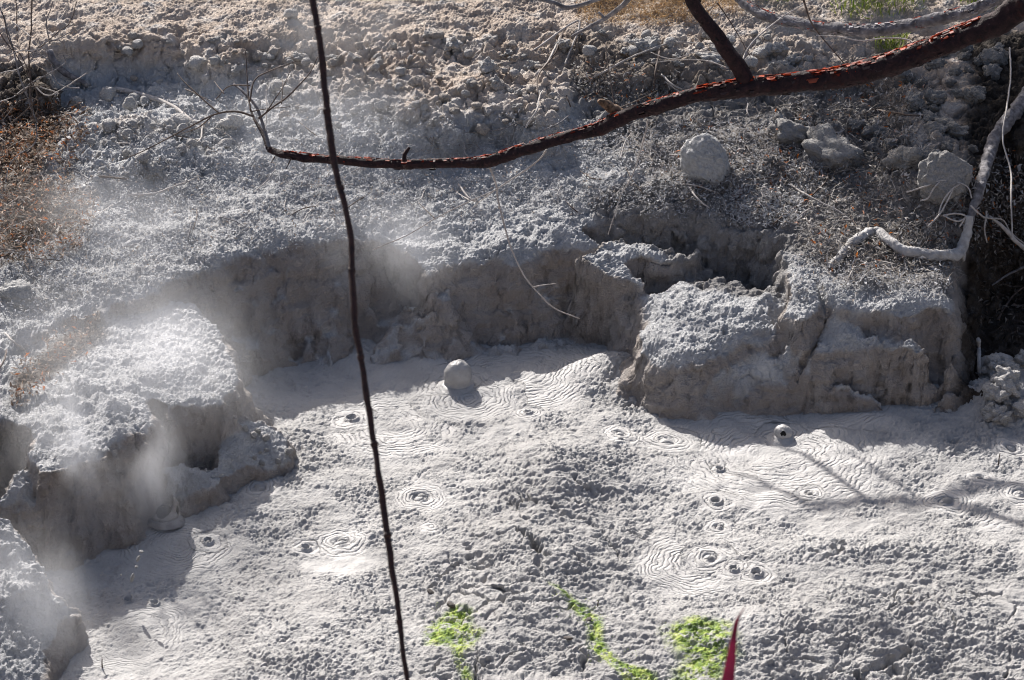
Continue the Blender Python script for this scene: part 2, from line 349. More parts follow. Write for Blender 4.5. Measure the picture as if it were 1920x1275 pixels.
    def bump(s, h, strength=1.0, dist=1.0):
        o = s.t.nodes.new('ShaderNodeBump'); o.inputs['Strength'].default_value = strength; o.inputs['Distance'].default_value = dist
        s.l(h, o.inputs['Height']); s.l(o.outputs[0], s.p.inputs['Normal'])

def mat_bank():
    s = NT('dusty_bank'); M = s.math
    w = s.warp(.10, 6, 3)
    wall = s.attr('wall'); lit = s.attr('litter'); beige = s.attr('beige'); clod = s.attr('clod')
    big = s.noise(1.6, 5, .55); mid = s.noise(7, 6, .62, dist=.2)
    w2 = s.warp(.3, 2.2, 4)
    v0 = s.vor(3.1, w2, 'SMOOTH_F1', smooth=.3); v1 = s.vor(7, w, 'SMOOTH_F1', smooth=.15); v2 = s.vor(15, w, 'SMOOTH_F1', smooth=.2); v3 = s.vor(34, w)
    fine = s.noise(38, 5, .65)
    sel = s.maprange(s.noise(2.6, 4, .6), .40, .58); sel2 = s.maprange(s.noise(4.5, 4, .6), .42, .6)
    crumb = M('ADD', M('MULTIPLY', M('MULTIPLY', M('SUBTRACT', .45, v2), .075), sel2), M('MULTIPLY', M('SUBTRACT', .45, v3), .018))
    knob = M('ADD', M('MULTIPLY', M('MULTIPLY', M('SUBTRACT', .5, v1), .16), sel), crumb)
    knob = M('ADD', knob, M('MULTIPLY', M('SUBTRACT', .45, v0), .12))
    knob = M('ADD', knob, M('MULTIPLY', M('SUBTRACT', mid, .5), .12))
    crk = s.maprange(s.vor(4.2, w, 'DISTANCE_TO_EDGE'), 0.0, .06, 1.0, 0.0)
    knob = M('SUBTRACT', knob, M('MULTIPLY', M('MULTIPLY', crk, sel2), .07))
    ash = M('ADD', M('MULTIPLY', M('SUBTRACT', mid, .5), .09), M('MULTIPLY', M('SUBTRACT', .45, v3), .03))
    h = M('ADD', M('MULTIPLY', knob, clod), M('MULTIPLY', ash, M('SUBTRACT', 1.0, clod)))
    # walls: plastered mud with runs and pits
    wv = s.scalevec(w, (1, 1, .45))
    runs = s.noise(9, 4, .6, wv); pits = s.vor(13, wv)
    wh = M('ADD', M('MULTIPLY', M('SUBTRACT', runs, .5), .08), M('MULTIPLY', M('MINIMUM', M('SUBTRACT', pits, .35), 0.0), .09))
    strata = s.noise(3.6, 4, .55, s.scalevec(w, (.55, .55, 2.6)))
    wh = M('ADD', wh, M('MULTIPLY', M('SUBTRACT', strata, .5), .16))
    wh = M('ADD', wh, M('MULTIPLY', M('SUBTRACT', s.noise(3.2, 3, .5, w), .5), .16))
    h = M('ADD', M('MULTIPLY', h, M('SUBTRACT', 1.0, wall)), M('MULTIPLY', wh, wall))
    h = M('ADD', h, M('MULTIPLY', M('SUBTRACT', fine, .5), M('ADD', .016, M('MULTIPLY', wall, -.006))))
    h = M('ADD', h, M('MULTIPLY', M('SUBTRACT', big, .5), .10))
    s.disp(h)
    tint = s.noise(2.3, 5, .6); grain = s.noise(60, 3, .6)
    ashc = s.ramp(tint, [(.3, (.47, .475, .485)), (.5, (.56, .565, .575)), (.7, (.64, .643, .65))])
    bei = s.ramp(tint, [(.3, (.48, .385, .31)), (.5, (.62, .52, .44)), (.72, (.72, .64, .56))])
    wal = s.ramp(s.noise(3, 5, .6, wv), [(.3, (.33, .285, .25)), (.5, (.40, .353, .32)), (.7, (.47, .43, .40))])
    lic = s.ramp(s.noise(14, 4, .6), [(.3, (.05, .036, .027)), (.5, (.11, .085, .065)), (.7, (.24, .215, .195))])
    c = s.mix(M('MULTIPLY', beige, s.maprange(s.noise(5, 4, .6), .2, .5), clamp=True), ashc, bei)
    c = s.mix(M('MULTIPLY', lit, s.maprange(s.noise(9, 4, .7), .22, .42), clamp=True), c, lic)
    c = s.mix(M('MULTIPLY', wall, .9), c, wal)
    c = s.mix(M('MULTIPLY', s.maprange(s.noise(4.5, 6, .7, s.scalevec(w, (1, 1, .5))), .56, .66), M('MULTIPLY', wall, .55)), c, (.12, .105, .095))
    c = s.mix(M('MULTIPLY', s.attr('dark'), s.maprange(s.noise(6, 4, .6), .25, .6, .95, .6)), c, (.035, .029, .025))  # deep shade of the recess painted into the earth colour
    c = s.mix(s.maprange(grain, .3, .7, 0.0, .35), c, s.mix(1.0, c, (.7, .7, .7), 'MULTIPLY'))
    s.bsdf(c, .9, .2)
    s.bump(M('ADD', M('MULTIPLY', s.noise(34, 6, .72, dist=.4), .05), M('MULTIPLY', s.vor(48), -.012)), 1.0, 1.0)
    return s.m

def mat_pool():
    s = NT('wet_mud'); M = s.math
    mnd = s.attr('mnd'); rd = s.attr('rd'); rm = s.attr('rm'); rough = s.attr('rough'); alg = s.attr('alg')
    w = s.warp(.07, 9, 3)
    wst = s.scalevec(w, (1.0, 1.0, 1.0))
    ws = s.scalevec(s.warp(.22, 2.5, 3), (.7, 1.25, 1.0)); f1 = s.noise(19, 5, .62, ws, .5); f2 = s.vor(24, w, 'SMOOTH_F1', smooth=.15); f3 = s.vor(52, w); fine = s.noise(75, 4, .6)
    lump = s.noise(6, 3, .5, w)
    fr = M('ABSOLUTE', M('SUBTRACT', f1, .5))
    ch = M('ADD', M('MULTIPLY', M('SUBTRACT', f1, .5), .058), M('MULTIPLY', M('SUBTRACT', .4, f2), .034))
    ch = M('ADD', ch, M('MULTIPLY', M('SUBTRACT', .4, f3), .014))
    ch = M('SUBTRACT', ch, M('MULTIPLY', fr, .05))
    patch = s.maprange(s.noise(2.2, 5, .65), .38, .62, .18, 1.1)
    ce = s.maprange(s.vor(2.3, s.warp(.5, 2.5, 4), 'DISTANCE_TO_EDGE'), 0.0, .045, 1.0, 0.0)
    cm = M('MULTIPLY', M('MULTIPLY', ce, s.maprange(s.noise(1.9, 3, .5), .5, .62)), mnd)
    big_ = M('MULTIPLY', M('SUBTRACT', s.noise(5, 5, .65, ws), .5), M('ADD', .035, M('MULTIPLY', mnd, .10)))
    ch = M('MULTIPLY', M('MULTIPLY', ch, M('ADD', rough, M('MULTIPLY', mnd, .12))), patch)
    ch = M('SUBTRACT', M('ADD', ch, M('MULTIPLY', big_, rough)), M('MULTIPLY', cm, .09))
    # concentric ridges
    ph = M('ADD', M('MULTIPLY', rd, 2 * math.pi / .094), M('MULTIPLY', s.noise(5, 5, .6), 13.0))
    rg = M('SINE', ph); rg = M('SUBTRACT', 1.0, M('POWER', M('ABSOLUTE', rg), .6))
    brk = s.maprange(s.noise(12, 3, .6, w), .35, .6, .25, 1.0)
    rg = M('MULTIPLY', M('MULTIPLY', rg, brk), M('MULTIPLY', rm, -.016))
    h = M('ADD', ch, M('MULTIPLY', M('SUBTRACT', lump, .5), M('MULTIPLY', rough, .035)))
    h = M('ADD', h, M('MULTIPLY', M('SUBTRACT', fine, .5), M('ADD', .0015, M('MULTIPLY', rough, .005))))
    s.disp(h)
    tint = s.noise(1.7, 5, .6)
    c = s.ramp(tint, [(.3, (.345, .337, .33)), (.5, (.395, .387, .38)), (.7, (.45, .442, .434))])
    c = s.mix(s.maprange(fine, .35, .7, 0.0, .25), c, s.mix(1.0, c, (.72, .72, .72), 'MULTIPLY'))
    c = s.mix(M('MULTIPLY', mnd, .45), c, (.325, .316, .308))
    c = s.mix(M('MULTIPLY', rm, .35), c, (.43, .42, .414))
    an = s.noise(9, 5, .7)
    ac = s.ramp(an, [(.36, (.06, .12, .010)), (.47, (.18, .29, .018)), (.57, (.36, .44, .07)), (.68, (.50, .52, .26))])
    am = M('MULTIPLY', alg, s.maprange(s.noise(11, 5, .75), .40, .52), clamp=True)
    c = s.mix(M('MULTIPLY', am, .92), c, ac)
    ro = s.maprange(rough, 0.0, .8, .66, .8)
    s.bsdf(c, ro, .28)
    s.bump(M('ADD', rg, M('MULTIPLY', fine, M('ADD', .002, M('MULTIPLY', rough, .012)))), 1.0, 1.0)
    return s.m

def simple_mat(name, c1, c2, scale=20, rough=.85, bumpd=.004, bscale=60, spec=.3, translucent=0.0, c3=None, vscale=None, det=4):
    s = NT(name)
    n = s.noise(scale, det, .6)
    c = s.ramp(n, [(.35, c1), (.6, c2)] + ([(.75, c3)] if c3 else []))
    p = s.bsdf(c, rough, spec)
    if bumpd: s.bump(s.noise(bscale, 4, .6), 1.0, bumpd)
    if translucent:
        t = s.t.nodes.new('ShaderNodeBsdfTranslucent'); s.l(c, t.inputs[0])
        m = s.t.nodes.new('ShaderNodeMixShader'); m.inputs[0].default_value = translucent
        s.l(p.outputs[0], m.inputs[1]); s.l(t.outputs[0], m.inputs[2]); s.l(m.outputs[0], s.out.inputs['Surface'])
    return s.m
def leaf_mat(name, stops, transl=.35, rough=.7):
    """colour chosen per leaf from a face attribute"""
    s = NT(name); c = s.ramp(s.attr('rnd'), stops); p = s.bsdf(c, rough, .25)
    t = s.t.nodes.new('ShaderNodeBsdfTranslucent'); s.l(c, t.inputs[0])
    m = s.t.nodes.new('ShaderNodeMixShader'); m.inputs[0].default_value = transl
    s.l(p.outputs[0], m.inputs[1]); s.l(t.outputs[0], m.inputs[2]); s.l(m.outputs[0], s.out.inputs['Surface'])
    return s.m

# ------------------------------------------------------------------ mesh helpers
def mesh_np(name, V, F, mat=None, smooth=True, attrs=None, fattr=None):
    V = np.asarray(V, np.float32); F = np.asarray(F, np.int32)
    me = bpy.data.meshes.new(name); me.vertices.add(len(V)); me.vertices.foreach_set('co', V.ravel())
    k = F.shape[1]
    me.loops.add(F.size); me.loops.foreach_set('vertex_index', F.ravel())
    me.polygons.add(len(F)); me.polygons.foreach_set('loop_start', np.arange(0, F.size, k, dtype=np.int32))
    try: me.polygons.foreach_set('loop_total', np.full(len(F), k, np.int32))
    except Exception: pass
    if smooth: me.polygons.foreach_set('use_smooth', np.ones(len(F), bool))
    if mat: me.materials.append(mat)
    for n_, a in (attrs or {}).items():
        at = me.attributes.new(n_, 'FLOAT', 'POINT'); at.data.foreach_set('value', np.asarray(a, np.float32).ravel())
    for n_, a in (fattr or {}).items():
        at = me.attributes.new(n_, 'FLOAT', 'FACE'); at.data.foreach_set('value', np.asarray(a, np.float32).ravel())
    me.update(calc_edges=True)
    return me
def link(name, me, parent=None, loc=(0, 0, 0)):
    o = bpy.data.objects.new(name, me); C.objects.link(o); o.location = loc
    if parent: o.parent = parent
    return o
def tag(o, label=None, cat=None, group=None, kind=None):
    if label: o['label'] = label
    if cat: o['category'] = cat
    if group: o['group'] = group
    if kind: o['kind'] = kind
    return o
def root(name, loc, label, cat, group=None):
    o = bpy.data.objects.new(name, None); C.objects.link(o); o.location = tuple(float(v) for v in loc); o.empty_display_size = .2
    return tag(o, label, cat, group)

def spline(pts, step=.03):
    """Catmull-Rom through pts (N,k) resampled"""
    p = np.array(pts, float); p = np.vstack([2 * p[0] - p[1], p, 2 * p[-1] - p[-2]])
    out = []
    for i in range(1, len(p) - 2):
        L = np.linalg.norm(p[i + 1][:3] - p[i][:3]); n = max(2, int(L / step))
        t = np.linspace(0, 1, n, endpoint=False)[:, None]
        a, b, c, d = p[i - 1], p[i], p[i + 1], p[i + 2]
        out.append(.5 * ((2 * b) + (-a + c) * t + (2 * a - 5 * b + 4 * c - d) * t ** 2 + (-a + 3 * b - 3 * c + d) * t ** 3))
    out.append(p[-2][None]); return np.vstack(out)
class TB:
    """collects tubes, leaves"""
    def __init__(s): s.v = []; s.f = []; s.n = 0; s.fr = []
    def add(s, V, F, r=None):
        s.v.append(V); s.f.append(np.asarray(F) + s.n); s.n += len(V)
        s.fr.append(np.full(len(F), random.random() if r is None else r))
    def tube(s, path, sides=8, wob=.12, seed=0, step=.03, kink=0.0, smooth=True, r=None):
        """path: list of (x,y,z,radius)"""
        q = spline(path, step) if smooth else np.array(path, float)
        n = len(q); pos = q[:, :3].copy(); rad = np.clip(q[:, 3], .0006, None)
        if kink:
            ar = np.arange(n) * step
            for a in range(3):
                pos[:, a] += kink * vnoise(ar * 4.0, np.full(n, a * 7.3 + seed), seed) + kink * .5 * vnoise(ar * 11., np.full(n, a * 3.3 + seed), seed + 5)
        T = np.gradient(pos, axis=0); T /= np.linalg.norm(T, axis=1)[:, None] + 1e-9
        up = np.array([.13, .2, .97]); A = np.cross(T, up); A /= np.linalg.norm(A, axis=1)[:, None] + 1e-9; B = np.cross(A, T)
        th = np.linspace(0, 2 * np.pi, sides, endpoint=False)
        ar = np.arange(n)[:, None] * step; rr = rad[:, None] * (1 + wob * vnoise(ar * 9 / max(.3, 1), th[None] * 1.3 + seed * 3.1 + 0 * ar, seed) + wob * .7 * vnoise(ar * 30, th[None] * 2 + seed + 0 * ar, seed + 3))
        V = pos[:, None] + rr[..., None] * (np.cos(th)[None, :, None] * A[:, None] + np.sin(th)[None, :, None] * B[:, None])
        V = V.reshape(-1, 3)
        i = np.arange(n - 1)[:, None] * sides; j = np.arange(sides)[None]; j2 = (j + 1) % sides
        F = np.stack([i + j, i + j2, i + sides + j2, i + sides + j], -1).reshape(-1, 4)
        c0 = len(V); V = np.vstack([V, pos[0], pos[-1]])
        e0 = np.stack([np.full(sides, c0), (np.arange(sides) + 1) % sides, np.arange(sides), np.full(sides, c0)], -1)
        b = (n - 1) * sides
        e1 = np.stack([np.full(sides, c0 + 1), b + np.arange(sides), b + (np.arange(sides) + 1) % sides, np.full(sides, c0 + 1)], -1)
        s.add(V, F, r); s.tri = getattr(s, 'tri', []); s.tri += [(e0[:, :3] + s.n - len(V)), (e1[:, :3] + s.n - len(V))]
        return q
    def build(s, name, mat, parent=None, origin=(0, 0, 0), smooth=True):
        V = np.vstack(s.v) - np.asarray(origin, float); F = np.vstack(s.f); fr = np.concatenate(s.fr)
        me = mesh_np(name, V, F, None, smooth, fattr={'rnd': fr}) if not getattr(s, 'tri', None) else None
        if me is None:
            T = np.vstack(s.tri); faces = [tuple(x) for x in F.tolist()] + [tuple(x) for x in T.tolist()]
            me = bpy.data.meshes.new(name); me.from_pydata(V.tolist(), [], faces)
            me.polygons.foreach_set('use_smooth', [smooth] * len(faces))
            at = me.attributes.new('rnd', 'FLOAT', 'FACE'); at.data.foreach_set('value', np.concatenate([fr, np.full(len(T), .5)]).astype(np.float32)); me.update()
        me.materials.append(mat)
        return link(name, me, parent, (0, 0, 0) if parent else tuple(float(q) for q in origin))

def scatter_leaves(name, P0, size, mat, label, cat, flat=.5, aspect=2.6, lift=.01, curl=.35, kind='stuff', seed=1, rmap=None, tall=False):
    """many small curved leaf blades (4 faces... 2 quads each) as one object"""
    r = np.random.default_rng(seed); n = len(P0)
    yaw = r.uniform(0, 2 * np.pi, n); tilt = r.normal(0, flat, n); roll = r.normal(0, flat, n)
    if tall: tilt = np.abs(r.normal(.9, .35, n))
    L = size * r.uniform(.5, 1.5, n); W = L / aspect * r.uniform(.6, 1.3, n)
    ax = np.stack([np.cos(yaw) * np.cos(tilt), np.sin(yaw) * np.cos(tilt), np.sin(tilt)], -1)
    sd = np.stack([-np.sin(yaw) * np.cos(roll), np.cos(yaw) * np.cos(roll), np.sin(roll)], -1)
    nn = np.cross(ax, sd); c = P0 + np.array([0, 0, 1]) * (lift * r.uniform(.0, 1.6, n))[:, None]
    if not tall: c = c + 0
    cu = curl * L * r.uniform(-1, 1, n)
    a0 = c - ax * (L * (0 if tall else .5))[:, None] ; a2 = c + ax * (L * (1 if tall else .5))[:, None]
    mid = (a0 + a2) / 2 + nn * cu[:, None]
    m1 = mid + sd * (W * .5)[:, None] + nn * (W * .25)[:, None]; m2 = mid - sd * (W * .5)[:, None] + nn * (W * .25)[:, None]
    V = np.stack([a0, m1, mid, m2, a2], 1).reshape(-1, 3)
    b = np.arange(n)[:, None] * 5
    F = np.concatenate([b + [0, 1, 2], b + [1, 4, 2], b + [0, 2, 3], b + [2, 4, 3]], 1).reshape(-1, 3)
    rn = r.uniform(0, 1, n) if rmap is None else rmap
    me = mesh_np(name, V, F, mat, False, fattr={'rnd': np.repeat(rn, 4)})
    return tag(link(name, me), label, cat, kind=kind)
def pts_in(polys, n, seed=0, jitter=0):
    """random photo positions inside polygons [(poly, weight)]"""
    r = np.random.default_rng(seed); out = []
    tw = sum(w for _, w in polys)
    for poly, w in polys:
        a = np.array(poly, float); m = int(n * w / tw); lo = a.min(0); hi = a.max(0); got = []
        c = 0
        while c < m:
            q = r.uniform(lo, hi, (m * 2, 2)); d = psd(a, q[:, 0], q[:, 1])
            soft = np.clip(.5 + d / 50.0 + .5 * fbm(q[:, 0], q[:, 1], .018, 3, seed + 3), 0, 1)
            q = q[(r.uniform(0, 1, len(q)) < soft) & (d > -30)]
            got.append(q); c += len(q)
        out.append(np.vstack(got)[:m])
    q = np.vstack(out); return q
def blob(x, y, polys):
    """soft mask on the plan from photo-space polygons given with a height"""
    m = np.zeros(x.shape)
    for poly, z, soft in polys:
        a = topts([(p[0], p[1], z) for p in poly]); m = np.maximum(m, sstep(-soft, soft, psd(a, x, y) + .25 * soft * fbm(x, y, 3, 3, 5)))
    return m

# ------------------------------------------------------------------ terrain meshes
def cols(x0, x1, step, xo0, xo1, stepo):
    return np.concatenate([np.arange(xo0, x0, stepo), np.arange(x0, x1, step), np.arange(x1, xo1, stepo)])
MB = mat_bank(); MP = mat_pool()
PXC = cols(-60, 1980, 1.6, -900, 2800, 12.0)
def grid_faces(nr, nc):
    i = np.arange(nr - 1)[:, None] * nc; j = np.arange(nc - 1)[None]
    return np.stack([i + j, i + j + 1, i + nc + j + 1, i + nc + j], -1).reshape(-1, 4)

# mud pool
PYR = np.concatenate([np.arange(1600, 1290, -5.0), np.arange(1290, 640, -1.25), np.arange(640, 380, -5.0)])
gpx, gpy = np.meshgrid(PXC, PYR)
V = P(gpx, gpy, 0); x, y = V[..., 0], V[..., 1]
rd, rm, dz = rings_at(x, y)
ph = sample(POOLG, x, y); V[..., 2] = ph + dz
smoothm = blob(x, y, [([(560, 1045), (640, 1035), (720, 1042), (700, 1070), (640, 1085), (570, 1070)], 0, .06), ([(1840, 1110), (1930, 1100), (1930, 1180), (1880, 1160)], 0, .08), ([(1590, 980), (1640, 970), (1660, 985), (1610, 1000)], 0, .06)])
shade_smooth = blob(x, y, [([(150, 1000), (350, 940), (370, 1020), (300, 1080), (160, 1110)], 0, .2), ([(470, 760), (700, 690), (900, 660), (1120, 660), (1080, 700), (850, 715), (600, 780)], 0, .15),
                           ([(140, 1130), (420, 1120), (420, 1280), (100, 1300)], 0, .2), ([(1340, 820), (1560, 800), (1600, 900), (1540, 1000), (1400, 980)], 0, .15)])
rough = np.clip((1 - rm * .95) * (1 - smoothm * .8) * (1 - .5 * shade_smooth), .04, 1)
mnd = blob(x, y, [([(880, 1000), (960, 850), (1080, 810), (1180, 900), (1200, 1050), (1180, 1150), (1280, 1300), (760, 1300), (800, 1100)], .1, .35), ([(1480, 1120), (1700, 1010), (1960, 1100), (1960, 1300), (1400, 1300)], .1, .35), ([(1700, 780), (1800, 700), (1940, 680), (1940, 830), (1780, 820)], .1, .2), ([(480, 790), (600, 800), (620, 880), (480, 900)], .05, .15), ([(1160, 650), (1220, 680), (1260, 760), (1150, 740)], .1, .15)]) * (1 - rm)
ALG = [([(850, 1125), (882, 1140), (880, 1180), (905, 1195), (860, 1240), (845, 1210), (800, 1200), (795, 1175), (830, 1150)], .12, .05), ([(845, 1215), (862, 1215), (890, 1290), (872, 1290)], .1, .035), ([(1030, 1105), (1062, 1120), (1100, 1140), (1128, 1160), (1130, 1200), (1160, 1240), (1230, 1260), (1240, 1300), (1190, 1300), (1140, 1250), (1105, 1225), (1100, 1175), (1070, 1140)], .06, .035),
       ([(1250, 1180), (1300, 1165), (1370, 1180), (1378, 1230), (1330, 1300), (1230, 1300), (1285, 1240), (1255, 1210)], .05, .09)]
alg = blob(x, y, ALG)
keep = (sample(bank, x, y) < sample(POOLG, x, y) + .35).ravel()
F = grid_faces(*gpx.shape); F = F[keep[F].any(1)][:, ::-1]
me = mesh_np('mud_pool', V.reshape(-1, 3), F[:, ::-1], MP, attrs={'rd': rd, 'rm': rm, 'rough': rough, 'alg': alg, 'mnd': mnd})
tag(link('mud_pool', me), kind='structure')

# hillside: columns resampled by arc length
ys = np.concatenate([np.arange(12.6, 28.2, .012), np.arange(28.2, 35.8, .1)])
NR = 1150
kk = (PXC - 960) * K
xx = kk[None] * (ys[:, None] * math.cos(PITCH) + (H - 1.0) * math.sin(PITCH))
zz = sample(bank, xx, np.broadcast_to(ys[:, None], xx.shape))
dens = np.hypot(1.0, np.diff(zz, axis=0) * 1.1 / np.diff(ys)[:, None])
dens = np.clip(dens, 1, 5) * np.where((zz[1:] < -.2) & (zz[:-1] < -.2), .05, 1.0) * np.where(ys[1:] > 27.4, .25, 1.0)[:, None]
def boxf(a, w):
    p = np.pad(a, ((0, 0), (w, w)), mode='edge'); c = np.cumsum(np.pad(p, ((0, 0), (1, 0))), axis=1)
    return (c[:, 2 * w + 1:] - c[:, :-2 * w - 1]) / (2 * w + 1)
for _ in range(3): dens = boxf(dens, 22)
ds = dens * np.diff(ys)[:, None]
hy = np.empty((NR, len(PXC)))
for j in range(len(PXC)):
    s_ = np.concatenate([[0], np.cumsum(ds[:, j])]); hy[:, j] = np.interp(np.linspace(0, s_[-1], NR), s_, ys)
del xx, zz, dens, ds
hx = kk[None] * (hy * math.cos(PITCH) + (H - 1.0) * math.sin(PITCH))
hz = sample(bank, hx, hy)
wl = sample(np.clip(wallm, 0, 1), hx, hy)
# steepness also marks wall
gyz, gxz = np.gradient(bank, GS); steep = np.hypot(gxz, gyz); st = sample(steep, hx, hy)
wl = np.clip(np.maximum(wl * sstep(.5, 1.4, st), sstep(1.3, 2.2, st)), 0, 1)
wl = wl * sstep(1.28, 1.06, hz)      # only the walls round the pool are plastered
LITP = [([(0, 190), (130, 190), (150, 240), (80, 320), (120, 400), (90, 450), (0, 480)], 1.35, .12), ([(-900, 250), (-60, 200), (-60, 480), (-900, 600)], 1.35, .2), ([(20, 720), (110, 640), (190, 600), (200, 630), (110, 700), (30, 760)], .82, .08),
        ([(1060, 120), (1200, 150), (1330, 170), (1500, 190), (1700, 150), (1720, 330), (1840, 400), (1800, 470), (1500, 430), (1400, 370), (1180, 300), (1070, 190)], 1.45, .2), ([(1490, 420), (1800, 440), (1800, 540), (1600, 530), (1500, 480)], .95, .12), ([(1750, 300), (2600, 250), (2600, 560), (1800, 460)], 1.3, .25)]
lit = blob(hx, hy, LITP)
lit = np.where(hx > 0, lit * .62, lit)
REC = blob(hx, hy, [([(1800, 380), (2700, 380), (2700, 620), (1830, 600), (1810, 480)], 1.0, .1), ([(1790, 380), (2700, 380), (2700, 760), (1860, 700), (1800, 660), (1800, 480)], .6, .12), ([(1800, 150), (2700, 100), (2700, 420), (1840, 400)], 1.4, .15)])  # right-edge recess area: takes litter and painted shade
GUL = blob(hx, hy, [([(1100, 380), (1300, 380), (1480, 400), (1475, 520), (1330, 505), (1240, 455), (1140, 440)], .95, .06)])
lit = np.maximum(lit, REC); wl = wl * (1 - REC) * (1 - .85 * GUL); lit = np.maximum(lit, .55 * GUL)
GR = np.maximum(GUL, REC)
beige = np.maximum(sstep(1.37, 1.65, hz), .0)
clod = np.clip(.42 + .9 * sstep(1.245, 1.42, hz) + .5 * fbm(hx, hy, .7, 3, 91) - .2 * sstep(23.0, 22.0, hy) + .3 * sstep(1.10, 1.21, hz) , 0.06, 1) * (1 - .82 * sstep(1.715, 1.79, hz))
clod = np.maximum(clod, .85 * GR)
V = np.stack([hx, hy, hz], -1)
keep = (hz > sample(POOLG, hx, hy) - .12).ravel()
F = grid_faces(*hx.shape); F = F[keep[F].any(1)]
me = mesh_np('hillside', V.reshape(-1, 3), F, MB, attrs={'wall': wl, 'litter': lit, 'beige': beige, 'clod': clod, 'dark': REC})  # dark attribute holds the recess shade painted into the colour
tag(link('hillside', me), kind='structure')

# wide ground below and around it all
ax_ = np.concatenate([np.linspace(-160, -13, 30), np.linspace(-12, 12, 60), np.linspace(13, 160, 30)])
ay_ = np.concatenate([np.linspace(-60, 0, 20), np.linspace(.4, 36, 90), np.linspace(38, 240, 40)])
wx_, wy_ = np.meshgrid(ax_, ay_)
wz = np.where(wy_ < 14.6, np.clip((14.6 - wy_) * .6, 0, 8.6) - .45, -.45)
inb = (wy_ > 14.6)
wz = np.where(inb, np.where(wy_ < 27, -1.0, np.minimum(sample(bank, wx_, wy_) - .45, 3)), wz)
wz = np.where(inb, np.maximum(wz, -1.0), wz)
wz = wz + np.where(wy_ > 36, (wy_ - 36) * .12, 0)
F = grid_faces(*wx_.shape)
me = mesh_np('ground', np.stack([wx_, wy_, wz], -1).reshape(-1, 3), F, MB, attrs={'wall': np.zeros(wx_.size), 'litter': np.ones(wx_.size) * .5, 'beige': np.ones(wx_.size) * .5, 'clod': np.ones(wx_.size) * .4})
tag(link('ground', me), kind='structure')

# ------------------------------------------------------------------ materials of things
M_BARK = (lambda: None)
def mat_bark():
    s = NT('peeling_bark'); M = s.math
    a = s.noise(26, 5, .65, s.scalevec(s.co(), (1, 1, 1)), .6); b = s.noise(9, 4, .6)
    c = s.ramp(a, [(.32, (.008, .005, .007)), (.5, (.020, .010, .013)), (.66, (.035, .016, .018)), (.8, (.12, .09, .085))])
    c = s.mix(s.maprange(b, .6, .72), c, (.035, .009, .008))
    s.bsdf(c, .75, .2); s.bump(a, 1.0, .02); return s.m
BARK = mat_bark()
GREYBARK = simple_mat('ash_coated_bark', (.09, .085, .09), (.22, .21, .22), 18, .9, .012, 50, c3=(.38, .37, .37))
MUDROOT = simple_mat('mud_coated_root', (.30, .29, .285), (.44, .43, .425), 14, .85, .012, 45, c3=(.5, .49, .485))
FLAKE = leaf_mat('red_bark_flake', [(0, (.14, .016, .008)), (.4, (.36, .042, .014)), (.7, (.52, .085, .03)), (.85, (.16, .09, .08)), (1, (.05, .02, .02))], .45, .5)
TWIG = simple_mat('dry_twig', (.05, .035, .03), (.12, .09, .075), 30, .8, .002, 80)
PALETWIG = simple_mat('bleached_twig', (.30, .27, .25), (.45, .42, .40), 30, .85, .002, 80)
VINE = simple_mat('vine_bark', (.018, .008, .008), (.045, .018, .016), 60, .65, .006, 90)
MUD = simple_mat('bubble_mud', (.32, .312, .305), (.40, .39, .382), 9, .45, .008, 30, spec=.45)
WETMUD = simple_mat('splash_mud', (.15, .135, .125), (.27, .25, .24), 12, .4, .008, 35, spec=.5)
DARK = simple_mat('hole_shade_black', (.006, .006, .006), (.012, .011, .011), 9, .6, 0)  # near-black fill standing in for shade inside the mud holes
STONE = simple_mat('dark_pebble', (.06, .05, .045), (.14, .12, .11), 20, .6, .006, 60)
def mat_clod(name, a, b, c_, amp):
    s = NT(name); M = s.math; w = s.warp(.25, 4, 3)
    v = s.vor(3.4, w, 'SMOOTH_F1', smooth=.15); n = s.noise(6, 5, .6); n2 = s.noise(22, 4, .65)
    cr = s.vor(2.6, w, 'DISTANCE_TO_EDGE')
    h = M('ADD', M('MULTIPLY', M('SUBTRACT', .5, v), .25), M('MULTIPLY', M('SUBTRACT', n2, .5), .10))
    h = M('ADD', h, M('MULTIPLY', M('SUBTRACT', n, .5), .18))
    ck = M('MULTIPLY', s.maprange(cr, 0, .07, 1.0, 0.0), s.maprange(n, .45, .62))
    h = M('SUBTRACT', h, M('MULTIPLY', ck, .06))
    c = s.ramp(n, [(.32, a), (.5, b), (.68, c_)])
    c = s.mix(M('MULTIPLY', ck, .3), c, (.18, .16, .15))
    s.bsdf(c, .9, .2); s.bump(h, 1.0, amp); return s.m
CLOD = mat_clod('dusty_clod', (.38, .36, .345), (.47, .455, .44), (.56, .55, .54), .09)
CLODB = mat_clod('earthy_clod', (.30, .26, .23), (.40, .36, .325), (.50, .47, .44), .09)
BOULDM = mat_clod('ash_boulder', (.36, .36, .36), (.46, .46, .46), (.55, .55, .55), .25)

